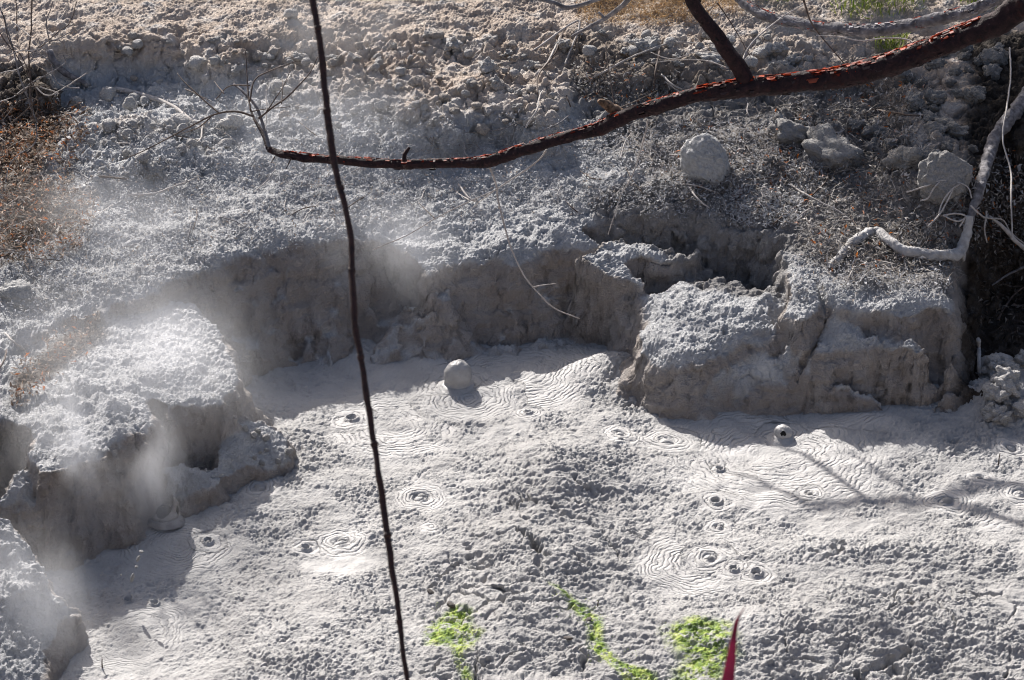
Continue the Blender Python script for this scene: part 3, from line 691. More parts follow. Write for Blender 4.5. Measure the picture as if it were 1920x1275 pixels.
# ------------------------------------------------------------------ tubes given as photo positions
def pxr(w, dist): return w * .5 * K * dist
def path_air(pts, d0, d1):
    """pts (px, py, width px); distance runs from d0 to d1 along the list"""
    out = []; n = len(pts) - 1
    for i, (a, b, w) in enumerate(pts):
        d = d0 + (d1 - d0) * i / n; p = D(a, b, d); out.append((*p, pxr(w, d)))
    return out
def path_ground(pts, lift=.03, arch=0.0):
    out = []; n = len(pts) - 1
    for i, q in enumerate(pts):
        a, b, w = q[:3]; l = q[3] if len(q) > 3 else lift + arch * math.sin(math.pi * i / n)
        p = hit1(a, b, l); dist = np.linalg.norm(p - CO); out.append((*p, max(.0012, pxr(w, dist))))
    return out
def flakes_on(q, n, size, seed, upper=True, t0=0.0, t1=1.0):
    """peeling curls along the upper side of a limb path q (x,y,z,r)"""
    r = random.Random(seed); t = TB(); N = len(q)
    for i in range(n):
        k = int((t0 + (t1 - t0) * r.random()) * (N - 2)) ; p = q[k, :3]; rad = q[k, 3]
        T = q[k + 1, :3] - q[k, :3]; T = T / (np.linalg.norm(T) + 1e-9)
        U = np.array([0, .35, 1.0]); U -= T * U.dot(T); U /= np.linalg.norm(U); B = np.cross(T, U)
        a = r.gauss(0, .42) if upper else r.uniform(-3.1, 3.1)
        nn = U * math.cos(a) + B * math.sin(a); tt = np.cross(nn, T)
        L = size * r.uniform(.4, 1.5); Wd = size * r.uniform(.5, 3.2)
        base = p + nn * rad * .97
        V = []
        for j in range(4):
            f = j / 3; off = nn * (L * f * r.uniform(.2, .55)) + tt * (L * (f - .1) * r.choice((1, 1, -1))) * .6 - nn * (L * .25 * f * f)
            for s_ in (-.5, .5): V.append(base + off + T * (Wd * s_ * (1 - .5 * f) + L * r.uniform(-.12, .12)))
        F = [[0, 1, 3, 2], [2, 3, 5, 4], [4, 5, 7, 6]]
        t.add(np.array(V), F, r.random())
    return t

# the red barked tree
TREE = root('bare_tree', (4.6, 13.2, .45), 'dark bare tree at the right edge with a long red barked limb over the pool', 'tree')
TO = np.array(TREE.location)
def bpart(name, tb, mat, par=TREE, o=TO): return tb.build(name, mat, par, o)
t = TB(); t.tube([(4.6, 13.2, .3, .24), (4.25, 13.45, 2.0, .2), (3.85, 13.6, 3.5, .18), (3.42, 13.75, 4.75, .165), (3.36, 13.9, 5.3, .14), (3.5, 14.3, 6.6, .11), (3.9, 14.6, 8.0, .07)], 20, .12, 3, .04, .02); bpart('trunk', t, BARK)
t = TB()
limb_pts = [(1925, 5, 60), (1880, 38, 48), (1800, 70, 43), (1700, 110, 44), (1600, 140, 42), (1500, 156, 38), (1405, 164, 36), (1300, 180, 29), (1200, 210, 28), (1150, 228, 29), (1110, 245, 24), (1020, 268, 22), (960, 286, 21), (915, 302, 22), (850, 306, 18), (760, 309, 18), (690, 304, 17), (620, 300, 16), (560, 293, 15), (525, 289, 14), (503, 279, 12)]
mainq = t.tube(path_air(limb_pts, 15.3, 16.7), 22, .16, 5, .018, .012)
L1 = bpart('limb', t, BARK)
fl = flakes_on(mainq, 900, .030, 4, True, .06, .42); tag(fl.build('peeling_bark', FLAKE, L1, TO, False), kind='stuff')
fl = flakes_on(mainq, 520, .018, 8, True, .42, .98); tag(fl.build('peeling_bark', FLAKE, L1, TO, False), kind='stuff')
DK = simple_mat('dark_bark_curl', (.015, .01, .01), (.05, .03, .03), 30, .7, 0)
fl = flakes_on(mainq, 260, .022, 18, False, .1, .98); tag(fl.build('dark_bark_curl', DK, L1, TO, False), kind='stuff')
t = TB(); fq = t.tube(path_air([(1405, 168, 34), (1388, 130, 31), (1362, 92, 29), (1330, 50, 26), (1308, 18, 25), (1285, -25, 24), (1240, -120, 22)], 15.75, 15.3), 18, .14, 9, .02, .008); L2 = bpart('side_limb', t, BARK)
fl = flakes_on(fq, 50, .02, 5, False); tag(fl.build('peeling_bark', DK, L2, TO, False), kind='stuff')
t = TB(); t.tube(path_air([(1175, 228, 24), (1160, 212, 24), (1145, 202, 20), (1132, 193, 15), (1122, 188, 7)], 16.0, 15.95), 12, .35, 9, .006, .004); bpart('broken_stub', t, simple_mat('split_wood', (.05,.03,.02), (.22,.14,.09), 40, .8, .006, 90))
t = TB(); t.tube(path_air([(758, 303, 9), (758, 290, 8), (768, 276, 5)], 16.2, 16.2), 8, .3, 2, .01); bpart('twig', t, BARK)
for i, (pts, wd, m) in enumerate([
    ([(503, 280), (492, 250), (478, 225), (470, 205)], 9, BARK), ([(470, 208), (466, 180), (463, 140), (460, 92)], 4, TWIG), ([(505, 278), (495, 240), (480, 200), (455, 172), (438, 158)], 8, GREYBARK),
    ([(475, 218), (450, 210), (420, 210), (390, 220), (355, 238), (310, 262), (270, 282), (230, 300)], 4.5, TWIG), ([(410, 212), (380, 185), (350, 158), (332, 138)], 3.5, TWIG), ([(395, 220), (370, 240), (340, 250)], 3, TWIG),
    ([(485, 222), (510, 202), (535, 185), (560, 160), (582, 135), (595, 108)], 4, TWIG), ([(500, 208), (520, 180), (532, 160), (545, 130)], 3, TWIG), ([(468, 190), (478, 150), (510, 132), (555, 115)], 3.5, TWIG),
    ([(470, 210), (500, 204), (545, 200)], 2.5, TWIG), ([(468, 160), (430, 162), (405, 185)], 3, TWIG), ([(420, 175), (410, 163), (402, 153)], 2.5, TWIG), ([(528, 195), (530, 160), (530, 150)], 2.2, TWIG), ([(498, 245), (500, 205), (499, 168)], 2.5, PALETWIG),
    ([(918, 312), (930, 345), (935, 380), (948, 430), (960, 470), (985, 520), (1010, 550), (1040, 578), (1088, 598)], 4.5, PALETWIG), ([(1000, 538), (1020, 534), (1042, 532)], 2.5, PALETWIG),
    ([(1025, 280), (1010, 300), (975, 325), (930, 355), (880, 378), (820, 408), (765, 440), (700, 468)], 3.6, PALETWIG), ([(815, 410), (800, 395), (785, 380)], 2.4, TWIG), ([(930, 355), (900, 378), (878, 398)], 2, PALETWIG), ([(880, 375), (868, 368), (856, 360)], 2.5, PALETWIG),
    ([(1153, 200), (1145, 150), (1138, 110), (1135, 80)], 3, TWIG), ([(1505, -5), (1520, 40), (1545, 75), (1585, 122)], 4, TWIG), ([(1392, 118), (1400, 95), (1425, 65), (1470, 30), (1525, 0)], 4, PALETWIG), ([(1345, 5), (1375, 50), (1395, 85), (1410, 112)], 2.6, TWIG),
    ([(1717, 85), (1700, 74), (1660, 72), (1610, 76), (1570, 68), (1530, 66)], 3.5, PALETWIG), ([(1365, 128), (1330, 115), (1280, 112), (1220, 118)], 3, PALETWIG), ([(1355, 102), (1310, 97), (1260, 110), (1220, 98)], 3.2, PALETWIG),
    ([(1155, 205), (1190, 190), (1232, 170)], 2.5, TWIG), ([(515, 294), (512, 300), (508, 306)], 3, BARK), ([(545, 298), (540, 310), (536, 318)], 3, BARK), ([(1215, 225), (1210, 250), (1200, 285), (1185, 330), (1165, 365), (1150, 410), (1140, 440)], 3.5, PALETWIG),
    ([(1208, 268), (1225, 282), (1240, 297)], 2.5, PALETWIG)]):
    d = 15.3 + 1.4 * (1900 - pts[0][0]) / 1400
    t = TB(); n_ = len(pts) - 1
    t.tube(path_air([(a, b, wd * (1 - .55 * k / n_)) for k, (a, b) in enumerate(pts)], d, d + .25), 6, .2, i + 20, .02, .003); bpart('twig', t, m)
# second limb, grey and fuzzy
t = TB(); gq = t.tube(path_air([(1990, -60, 26), (1880, -5, 24), (1800, 25, 23), (1720, 45, 23), (1640, 56, 23), (1570, 55, 22), (1500, 46, 20), (1440, 30, 19), (1400, 8, 18), (1370, -20, 17), (1300, -90, 14)], 15.6, 16.8), 18, .22, 13, .018, .01); L3 = bpart('grey_limb', t, GREYBARK)
fl = flakes_on(gq, 700, .016, 15, False); tag(fl.build('lichen_tuft', leaf_mat('lichen_tuft', [(0, (.12, .11, .12)), (.5, (.3, .29, .31)), (.9, (.42, .4, .42)), (1, (.3, .05, .02))], .2), L3, TO, False), kind='stuff')
fl = flakes_on(gq, 90, .018, 16, True, .25, .8); tag(fl.build('peeling_bark', FLAKE, L3, TO, False), kind='stuff')
t = TB(); t.tube(path_air([(1185, -10, 12), (1165, 12, 10), (1140, 30, 9), (1105, 50, 7), (1072, 68, 5)], 16, 16.3), 8, .2, 4, .02, .004); t.tube(path_air([(1133, 34, 5), (1128, 28, 5), (1122, 22, 4)], 16, 16), 6, .2, 4, .01); bpart('grey_twig', t, GREYBARK)
t = TB(); t.tube(path_air([(1000, -6, 8), (1040, 6, 9), (1060, 13, 9), (1090, 8, 8), (1130, -6, 9), (1160, -20, 10)], 16, 16), 8, .2, 4, .02, .004); bpart('grey_twig', t, GREYBARK)

# the tree behind: its crown and limbs throw the shade and the branching shadow on the pool
shp = [([(1470, 60), (1700, 0), (1960, 0), (1960, 700), (1840, 680), (1810, 560), (1810, 440), (1720, 400), (1640, 330), (1560, 250), (1500, 160)], 0), ]
ST = root('shade_tree', (6.9, 25.5, 2.1), 'leafy tree beyond the right corner whose crown and limbs throw the shade on the bank', 'tree')
SO = np.array(ST.location)
def shadow_path(pts, s0, s1):
    out = []; n = len(pts) - 1
    for i, (a, b, w) in enumerate(pts):
        g = P(a, b, .05); d = np.linalg.norm(g - CO); s_ = s0 + (s1 - s0) * i / n
        out.append((*(g + SUNV * s_), pxr(w, d)))
    return out
t = TB()
t.tube([(6.9, 25.5, 1.9, .2), (6.6, 25.3, 3.6, .17), (5.9, 24.9, 4.7, .12), (*(P(2010, 1000, .05) + SUNV * 7.6), .09)], 14, .15, 3, .08); t.build('trunk', GREYBARK, ST, SO)
for i, (pts, a, b) in enumerate([([(2010, 1000, 26), (1920, 966, 20), (1860, 950, 20), (1740, 922, 24), (1640, 918, 22), (1560, 930, 15), (1500, 924, 12), (1440, 898, 10), (1365, 868, 6)], 7.6, 7.6), ([(1615, 916, 15), (1570, 885, 13), (1520, 850, 12), (1460, 815, 10), (1400, 788, 8), (1330, 770, 5)], 7.6, 7.8),
        ([(1740, 922, 24), (1800, 905, 26), (1870, 890, 26), (1930, 905, 18), (2000, 925, 15)], 7.6, 7.4), ([(1740, 922, 12), (1690, 893, 10), (1640, 870, 8), (1590, 840, 6)], 7.6, 7.6), ([(1800, 930, 9), (1700, 935, 6), (1640, 938, 5)], 7.6, 7.6), ([(1440, 898, 6), (1400, 905, 5), (1380, 900, 3)], 7.6, 7.6),
        ([(1940, 1330, 14), (1850, 1290, 11), (1780, 1262, 9), (1730, 1225, 8), (1680, 1205, 7), (1610, 1190, 5), (1560, 1195, 3)], 9.6, 9.6), ([(1970, 930, 16), (1960, 1100, 16), (1945, 1330, 15)], 7.6, 9.6)]):
    t = TB(); t.tube(shadow_path(pts, a, b), 10, .25, i + 5, .05, .015); t.build('limb', GREYBARK, ST, SO)
def crown_pts(poly, n, s0, s1, seed):
    r = np.random.default_rng(seed); q = pts_in([(poly, 1)], n, seed); g = hit(q[:, 0], q[:, 1])
    s_ = r.uniform(s0, s1, len(g)); c = g + SUNV * s_[:, None]
    cl = fbm(g[:, 0], g[:, 1] + g[:, 2], 1.6, 3, seed); return c, cl
LEAFG = leaf_mat('crown_leaf', [(0, (.03, .06, .015)), (1, (.09, .13, .04))], .2)
c1, cl1 = crown_pts([(1720, 30), (2080, -20), (2100, 720), (1845, 690), (1815, 560), (1800, 400), (1720, 385), (1680, 300), (1690, 120)], 8500, 7.0, 8.6, 3)
c2, cl2 = crown_pts([(1440, 50), (1700, 20), (1760, 400), (1640, 400), (1560, 300), (1500, 180)], 3200, 7.4, 9.0, 4)
c3, cl3 = crown_pts([(1080, 120), (1500, 130), (1560, 420), (1300, 330), (1180, 260)], 260, 8.0, 9.0, 5)
c2 = c2[cl2 > -.2]; c3 = c3[cl3 > .05]
cr = scatter_leaves('crown', np.vstack([c1, c2, c3]), .15, LEAFG, None, None, .6, 1.7, 0, .2, None, 6)
cr['kind'] = 'stuff'; cr.parent = ST; cr.location = -ST.location

# foreground vine and red blade
t = TB()
vp = [(560, -160, 13), (585, -10, 12), (600, 80, 12.5), (612, 200, 13), (622, 270, 13.5), (636, 340, 12), (650, 400, 11.5), (657, 470, 11.5), (661, 530, 12), (668, 620, 12), (680, 690, 11), (690, 760, 12), (703, 840, 11), (712, 900, 12), (722, 975, 12), (733, 1040, 12), (742, 1110, 10.5), (752, 1190, 10), (765, 1290, 9.5), (780, 1420, 10)]
pth = path_air(vp, 8.2, 7.6); e = pth[-1]; pth.append((e[0] + .1, e[1] + .1, 4.3, e[3]))
vq = t.tube(pth, 14, .22, 33, .012, .006)
for i in range(10, len(vq) - 4, 23):   # leaf scars: small knuckles
    p = vq[i]; t.tube([(*(p[:3] + [0, 0, .012]), p[3] * 1.0), (*p[:3], p[3] * 1.28), (*(p[:3] - [0, 0, .014]), p[3] * .98)], 12, .2, i, .006)
o = t.build('hanging_vine', VINE, None, (pth[-1][0], pth[-1][1], 4.3)); tag(o, 'dark red brown vine hanging in front of everything from top to bottom of the view', 'vine')
REDL = simple_mat('red_blade', (.07, .006, .018), (.17, .012, .04), 14, .55, .002, 50, translucent=.3)
b0 = D(1340, 1560, 5.6); bx, by = b0[0], b0[1]
gz = (14.6 - by) * .6 - .45
RP = root('red_leaved_plant', (bx, by, gz), 'red pointed leaf blade rising at the bottom edge right of the green algae', 'plant')
ctr = [(1399, 1136, .8), (1390, 1148, 3.5), (1381, 1166, 8), (1375, 1200, 12), (1370, 1240, 18), (1364, 1280, 25), (1356, 1360, 36)]
V = []; F = []
ct = spline([(*D(a, b, 5.6), w) for a, b, w in ctr] + [(*D(1350, 1450, 5.6), 44), (bx, by, b0[2], 46), (bx, by, min(b0[2] - .1, gz), 30)], .02)
for p in ct:
    w = p[3] * K * 5.6 * .5
    V += [(p[0] - w, p[1], p[2]), (p[0] - w * .1, p[1] + w * .45, p[2] - .001), (p[0] + w, p[1] - w * .1, p[2])]
for i in range(len(ct) - 1):
    for j in (0, 1): F.append([i * 3 + j, i * 3 + j + 1, i * 3 + 3 + j + 1, i * 3 + 3 + j])
me = mesh_np('leaf_blade', np.array(V) - np.array(RP.location), F, REDL); link('leaf_blade', me, RP)
for k in range(0):
    a = k * 1.25 + .4; t_ = []; n = 12; ll = .4
    V = []; F = []
    for i in range(n):
        f = i / (n - 1); r_ = ll * f * .6; z = .1 + ll * (f - .8 * f * f); w = .022 * math.sin(math.pi * min(1, f * .9 + .12)) + .001
        c = np.array([math.cos(a) * r_, math.sin(a) * r_, z]); s_ = np.array([-math.sin(a), math.cos(a), 0])
        V += [c - s_ * w, c - [0, 0, w * .4], c + s_ * w]
    for i in range(n - 1):
        for j in (0, 1): F.append([i * 3 + j, i * 3 + j + 1, i * 3 + 3 + j + 1, i * 3 + 3 + j])
    link('leaf_blade', mesh_np('leaf_blade', V, F, REDL), RP)

# ------------------------------------------------------------------ lumps, bubbles
def ico(sub):
    import bmesh
    bm = bmesh.new(); bmesh.ops.create_icosphere(bm, subdivisions=sub, radius=1); V = np.array([v.co[:] for v in bm.verts]); F = np.array([[v.index for v in f.verts] for f in bm.faces]); bm.free(); return V, F
def n3(V, sc, seed, oct=3):
    out = np.zeros(len(V))
    for i, v in enumerate(V):
        a = 1; s_ = sc; q = 0
        for k in range(oct): q += a * mnoise.noise(Vector((v[0] * s_ + seed, v[1] * s_ - seed, v[2] * s_ + 3 * seed))); a *= .5; s_ *= 2.1
        out[i] = q
    return out
def rock_mesh(name, seed, mat, sub=4, amp=.3, cuts=6, lump=0.0, sc=(1, 1, 1)):
    V, F = ico(sub); r = random.Random(seed); d = V.copy()
    V = V * (1 + amp * n3(d, 1.1, seed * 3.7))[:, None]
    for k in range(cuts):
        n_ = np.array([r.gauss(0, 1), r.gauss(0, 1), r.gauss(0, 1)]); n_ /= np.linalg.norm(n_); h = r.uniform(.62, .9)
        e = V @ n_ - h; V = V - np.outer(np.clip(e, 0, None) * .85, n_)
    if lump:
        for k in range(60):
            c = np.array([r.gauss(0, 1), r.gauss(0, 1), r.gauss(0, 1)]); c /= np.linalg.norm(c); rr = r.uniform(.15, .36)
            q = np.linalg.norm(d - c, axis=1) / rr; V = V + d * (lump * np.sqrt(np.clip(1 - q * q, 0, 1)))[:, None] * rr * 2
    V = V * (1 + .05 * n3(d, 5, seed, 3))[:, None] * np.array(sc)
    return mesh_np(name, V, F, mat)
CM = [rock_mesh('clod', i, CLOD, 3, .32, 5 if i % 2 else 3) for i in range(5)] + [rock_mesh('clod', 20 + i, CLODB, 3, .32, 4) for i in range(4)] + [rock_mesh('clod', 40 + i, CLOD, 4, .22, 2, .5) for i in range(3)]
BD = mat_clod('grey_clod', (.26, .25, .24), (.33, .32, .31), (.40, .39, .38), .2)
CM += [rock_mesh('clod', 50 + i, BD, 4, .25, 3, .4) for i in range(3)]
def rock(me, px, py, wpx, label, group=None, squash=.8, sink=.25, name='clod', cat='clod', rz=None, flat=None):
    p = hit1(px, py); d = np.linalg.norm(p - CO); r_ = wpx * .5 * K * d
    o = link(name, me, None, (float(p[0]), float(p[1]), float(p[2] + r_ * squash * (1 - sink * 1.6))))
    o.scale = (r_ * random.uniform(.85, 1.15), r_ * random.uniform(.85, 1.15), r_ * squash); o.rotation_euler = (random.uniform(-.4, .4), random.uniform(-.4, .4), random.uniform(0, 6.28) if rz is None else rz)
    return tag(o, label, cat, group)
groups = [
    ([(60, 70), (400, 70), (560, 60), (640, 110), (500, 150), (400, 160)], 34, (9, 24), (0, 1, 2, 5, 6, 9), 'pale clod caked along the upper left ledge of the bank', 'clods along the upper left ledge'),
    ([(130, 180), (380, 180), (460, 260), (330, 340), (160, 340), (110, 250)], 42, (12, 34), (0, 1, 2, 3, 4, 10), 'ash coloured clod on the left of the slope under the dark twigs', 'clods on the left of the slope'),
    ([(480, 130), (740, 60), (760, 200), (700, 240), (560, 230)], 44, (9, 26), (0, 1, 2, 3, 9, 5), 'pale clod on the slope around and behind the hanging vine', 'clods around the hanging vine'),
    ([(740, 60), (1060, 60), (1060, 230), (900, 250), (760, 220)], 62, (9, 30), (3, 4, 5, 6, 7, 10, 11, 1), 'weathered clod in the rock pile at the middle of the upper slope', 'clods in the middle rock pile'),
    ([(1070, 60), (1300, 60), (1500, 60), (1600, 130), (1300, 140), (1100, 130)], 48, (10, 30), (0, 1, 2, 9, 10, 11), 'whitish knobbly clod on the sunlit ledge behind the red limb', 'clods on the ledge behind the red limb'),
    ([(1450, 200), (1700, 200), (1700, 340), (1500, 330)], 14, (14, 40), (12, 13), 'grey clod among dead leaves below the red limb', 'clods among the dead leaves'),
    ([(1690, 80), (1880, 90), (1850, 300), (1710, 330)], 40, (16, 40), (12, 13, 14), 'shaded lumpy clod on the grey mass under the tree', 'clods in the tree shade'),
    ([(1845, 680), (1930, 670), (1930, 790), (1850, 780)], 22, (14, 40), (9, 10, 11, 3), 'rough mud lump heaped at the right edge of the pool', 'mud lumps at the right edge'),
    ([(430, 800), (560, 800), (560, 880), (480, 880)], 10, (8, 18), (0, 1, 9), 'small mud lump on the rounded rib left of the pool', 'mud lumps on the rib'),
]
for gi, (poly, n, (a, b), ids, lab, grp) in enumerate(groups):
    q = pts_in([(poly, 1)], n, 100 + gi)
    for k in range(len(q)):
        rock(CM[ids[random.randrange(len(ids))]], q[k, 0], q[k, 1], a + (b - a) * random.random() ** 1.8, lab, grp, random.uniform(.6, .95), random.uniform(.15, .4))
for px, py, w, lab, i in [(163, 160, 17, 'round pale stone lying at the foot of the upper left ledge', 0), (300, 158, 15, 'small whitish stone in shadow below the upper left ledge', 1), (372, 128, 34, 'angular clod fallen at the right end of the upper left ledge', 3),
        (545, 32, 26, 'flat whitish slab on the beige plain near the vine', 2), (203, 185, 30, 'lumpy clod with a warm tint below the upper left ledge', 4), (250, 192, 26, 'small grey clod above the pale curved stick', 0), (752, 140, 22, 'pale angular stone standing on end in the rock pile', 3),
        (1700, 310, 60, 'broad grey clod beside the shaded column', 12), (1560, 300, 76, 'wide grey lump with hanging straw in the litter', 13), (1480, 262, 60, 'crusty grey lump above the wide lump in the litter', 12)]:
    rock(CM[i], px, py, w, lab, None, .8, .35 if i > 9 else .2)
BD = mat_clod('grey_boulder', (.26, .25, .24), (.33, .32, .31), (.40, .39, .38), .2)
B1 = rock_mesh('boulder', 85, BOULDM, 5, .14, 7, .07, (.95, .9, 1.15))
o = rock(B1, 1322, 322, 106, 'rounded pale ash covered boulder on the slope below the red limb', None, 1.0, .5, 'boulder', 'boulder', .4)
B2 = rock_mesh('boulder', 83, BD, 5, .26, 3, .12, (.92, 1.2, 1.35))
o = rock(B2, 1770, 350, 74, 'smooth round grey boulder jutting out of the bank among curling roots', None, 1.0, .35, 'boulder', 'boulder', 1.4)
o = rock(rock_mesh('boulder', 81, BOULDM, 5, .2, 3, .2), 30, 560, 60, 'blocky ash clump at the left edge above the dead leaves', None, .7, .4, 'boulder', 'boulder', .4)
SM = rock_mesh('pebble', 60, STONE, 3, .25, 4)
for px, py, w, lab in [(807, 1111, 14, 'brown pebble on the mud above and left of the algae patches'), (845, 1136, 20, 'flat dark stone just above the left algae patch'), (1066, 1198, 16, 'small black pebble between the two algae streaks'), (1103, 1163, 12, 'tiny dark pebble lying on the middle algae streak')]:
    rock(SM, px, py, w, lab, None, .4, .2, 'pebble', 'pebble')

def lathe(prof, n=40, wob=.04, seed=0):
    V = []; F = []
    for i, (r_, z) in enumerate(prof):
        for j in range(n):
            a = 2 * math.pi * j / n; q = 1 + wob * mnoise.noise(Vector((math.cos(a) * 1.3, math.sin(a) * 1.3, z * 9 + seed)))
            V.append((r_ * q * math.cos(a), r_ * q * math.sin(a), z + wob * .02 * mnoise.noise(Vector((math.cos(a) * 2, math.sin(a) * 2, seed + i)))))
    for i in range(len(prof) - 1):
        for j in range(n): F.append([i * n + j, i * n + (j + 1) % n, (i + 1) * n + (j + 1) % n, (i + 1) * n + j])
    return np.array(V), np.array(F)
# the big round bubble
p = hit1(857, 722); R0 = 26 * K * 23.4
bb = root('mud_bubble', p, 'large round smooth mud bubble bulging up at the edge of the wall shadow', 'mud bubble')
prof = [(R0 * 1.25, -.05), (R0 * 1.12, .0), (R0 * .97, .035), (R0*.93, .06)] + [(R0 * math.sin(a) * (1 + .05 * math.cos(a)), R0 * 1.0 - R0 * 1.16 * math.cos(a) + 0) for a in np.linspace(1.2, math.pi - .02, 26)]
V, F = lathe(prof, 48, .05, 4); V = V + np.array([.0, 0, -.01]); V = V * (1 + .035 * n3(V * 6, 2, 9)[:, None] + .008 * n3(V * 40, 2, 3)[:, None]); V[:, 0] += V[:, 2] * .06; V[:, 2] *= .93
link('dome', mesh_np('dome', V, F, MUD), bb)
prof = [(R0 * 1.7, -.03), (R0 * 1.5, -.02), (R0 * 1.42, -.012), (R0 * 1.28, -.004), (R0 * 1.15, .006), (R0 * .98, .022), (R0 * .85, .02)]
V, F = lathe(prof, 60, .10, 8); link('collar', mesh_np('collar', V, F, MUD), bb)
# the open bubble
p = hit1(1468, 820); R1 = 17 * K * 22.3
ob = root('mud_bubble', p, 'small round mud bubble with a black hole in front on the right of the pool', 'mud bubble')
V, F = ico(5); V = V * np.array([1, 1, .9]); cd = np.array([-.05, -.86, .42]); cd /= np.linalg.norm(cd)
ang = V @ cd + .035 * n3(V, 4, 8); hole = (ang > .925) | ((V @ (np.array([-.42, -.78, .46]) / 1.0)) > .975); F2 = F[~hole[F].all(1)]
V2 = V * R1 * (1 + .08 * n3(V, 2, 4)[:, None]) + [0, 0, R1 * .55]
link('shell', mesh_np('shell', V2, F2, MUD), ob); V3 = V * R1 * .9 + [0, 0, R1 * .55]; link('shade_fill', mesh_np('shade_fill', V3, F, DARK), ob)  # black ball inside the shell paints the shade of its hole
V, F = lathe([(R1 * 2.0, -.03), (R1 * 1.6, -.002), (R1 * 1.35, .006), (R1 * 1.15, .012), (R1 * 1.0, .03), (R1 * .85, .03)], 40, .12, 3); link('collar', mesh_np('collar', V, F, MUD), ob)
# small domes in ring centres
dm = [mesh_np('mud_blob', *lathe([(1.25, -.3), (1.05, .05), (.9, .35), (.6, .62), (.3, .75), (.01, .78)], 24, .18, s_ * 5), MUD) for s_ in range(3)]
for i, (px, py, w, lab) in enumerate([(484, 912, 12, 'small blob of mud at the centre of the rings beside the left rib'), (492, 917, 9, 'lesser blob beside the centre of the left rings'), (1776, 938, 16, 'smooth blob at the heart of the wide rings near the right edge'), (790, 930, 14, 'blob of mud in the centre of the rings right of the vine'), (641, 1012, 13, 'blob in the middle of the rings left of the vine'),
        (1342, 945, 9, 'tiny blob in the middle of the rings on the right half of the pool'), (1350, 985, 9, 'tiny blob in the rings just above the triple rings'), (1333, 1045, 9, 'left blob of the triple ring group'), (1376, 1068, 8, 'middle blob of the triple ring group'), (1419, 1078, 9, 'right blob of the triple ring group'),
        (1163, 822, 10, 'blob in the rings right of the central mound'), (1837, 896, 10, 'blob in the rings just above the branch shadow'), (660, 789, 9, 'blob in the crater ring beside the vine near the shadow edge'), (390, 1016, 8, 'blob inside the small crater on the left of the pool'), (1518, 925, 10, 'blob beside the branch shadow fork')]):
    p = hit1(px, py); r_ = w * .5 * K * np.linalg.norm(p - CO); o = link('mud_blob', dm[i % 3], None, tuple(float(v) for v in p)); o.scale = (r_, r_, r_ * .8); o.rotation_euler = (0, 0, i)
    tag(o, lab, 'mud blob', 'mud blobs in the ring centres')
# bursting bubble on the left with flying drops
p = hit1(308, 972)
sp = root('mud_splash', p, 'bursting mud bubble thrown up in the steam below the left block', 'mud splash')
u = np.linspace(-2.5, 1.1, 34); v = np.linspace(0, 1, 12); V = []; F = []
for i, a in enumerate(u):
    hh = .07 + .15 * math.exp(-((a - .1) / .55) ** 2) + .02 * mnoise.noise(Vector((a * 3, 1, 0)))
    for j, b in enumerate(v):
        rr = .12 + .03 * math.sin(b * 2.4) - .05 * b * b + .016 * mnoise.noise(Vector((a * 3, b * 4, 2)))
        V.append((rr * math.cos(a), rr * .7 * math.sin(a), hh * b))
n = len(v)
for i in range(len(u) - 1):
    for j in range(n - 1):
        if (18 < i < 22 and 3 < j < 8) or (24 < i < 27 and 2 < j < 5): continue
        F.append([i * n + j, (i + 1) * n + j, (i + 1) * n + j + 1, i * n + j + 1])
me = mesh_np('sheet', V, F, WETMUD); o = link('sheet', me, sp); m = o.modifiers.new('thick', 'SOLIDIFY'); m.thickness = .012
V, F = lathe([(.17, -.02), (.14, .02), (.125, .035), (.10, .01), (.06, -.005), (.01, .0)], 36, .2, 5); link('rim', mesh_np('rim', V, F, WETMUD), sp)
V, F = lathe([(.085, .02), (.08, .07), (.05, .11), (.01, .12)], 20, .2, 6); link('shade_fill', mesh_np('shade_fill', V, F, DARK), sp)
DR = rock_mesh('mud_drop', 90, MUD, 3, .3, 0)
for i, (px, py, w, hh, rot, lab) in enumerate([(265, 1034, 8, 4, .2, 'topmost flying mud drop of the broken string above the left pool'), (259, 1048, 6, 14, .45, 'slanting long mud drop below the topmost drop'), (256, 1063, 6, 5, 0, 'small round mud drop in the middle of the string'), (248, 1084, 7, 20, .3, 'longest mud drop at the lower end of the string'), (227, 1078, 3, 5, .5, 'tiny mud drop left of the string'), (189, 1079, 3, 3, 0, 'faintest mud drop far left in the steam')]):
    q = D(px, py, 19.4); o = link('mud_drop', DR, None, tuple(float(z) for z in q)); o.scale = (w * .5 * K * 20, w * .5 * K * 20, hh * .5 * K * 20); o.rotation_euler = (0, rot, 0); tag(o, lab, 'mud drop', 'mud drops thrown up by the burst')
for i, (px, py, h_, lab) in enumerate([(1872, 872, 24, 'thin upright stick standing in a crater at the right edge of the pool'), (192, 1252, 16, 'tiny dark stick stuck in the swirled mud at lower left'), (1121, 1138, 12, 'short dark stick standing on the mound beside the green streak')]):
    p = hit1(px, py); t = TB(); t.tube([(0, 0, -.03, .006), (0, 0, h_ * K * 21 * .55, .005), (.004, 0, h_ * K * 21 * 1.1, .004)], 6, .2, i, .02); o = t.build('stick', TWIG, None, (0, 0, 0)); o.location = tuple(float(v) for v in p); tag(o, lab, 'stick')
t = TB(); t.tube(path_ground([(1836, 700, 9, .0), (1836, 680, 8, .10), (1835, 655, 8, .25), (1834, 636, 9, .35)], 0), 8, .35, 5, .02, .004); o = t.build('mud_spike', MUDROOT, None, hit1(1836, 700)); tag(o, 'thin mud coated spike standing up in front of the dark recess', 'mud spike')

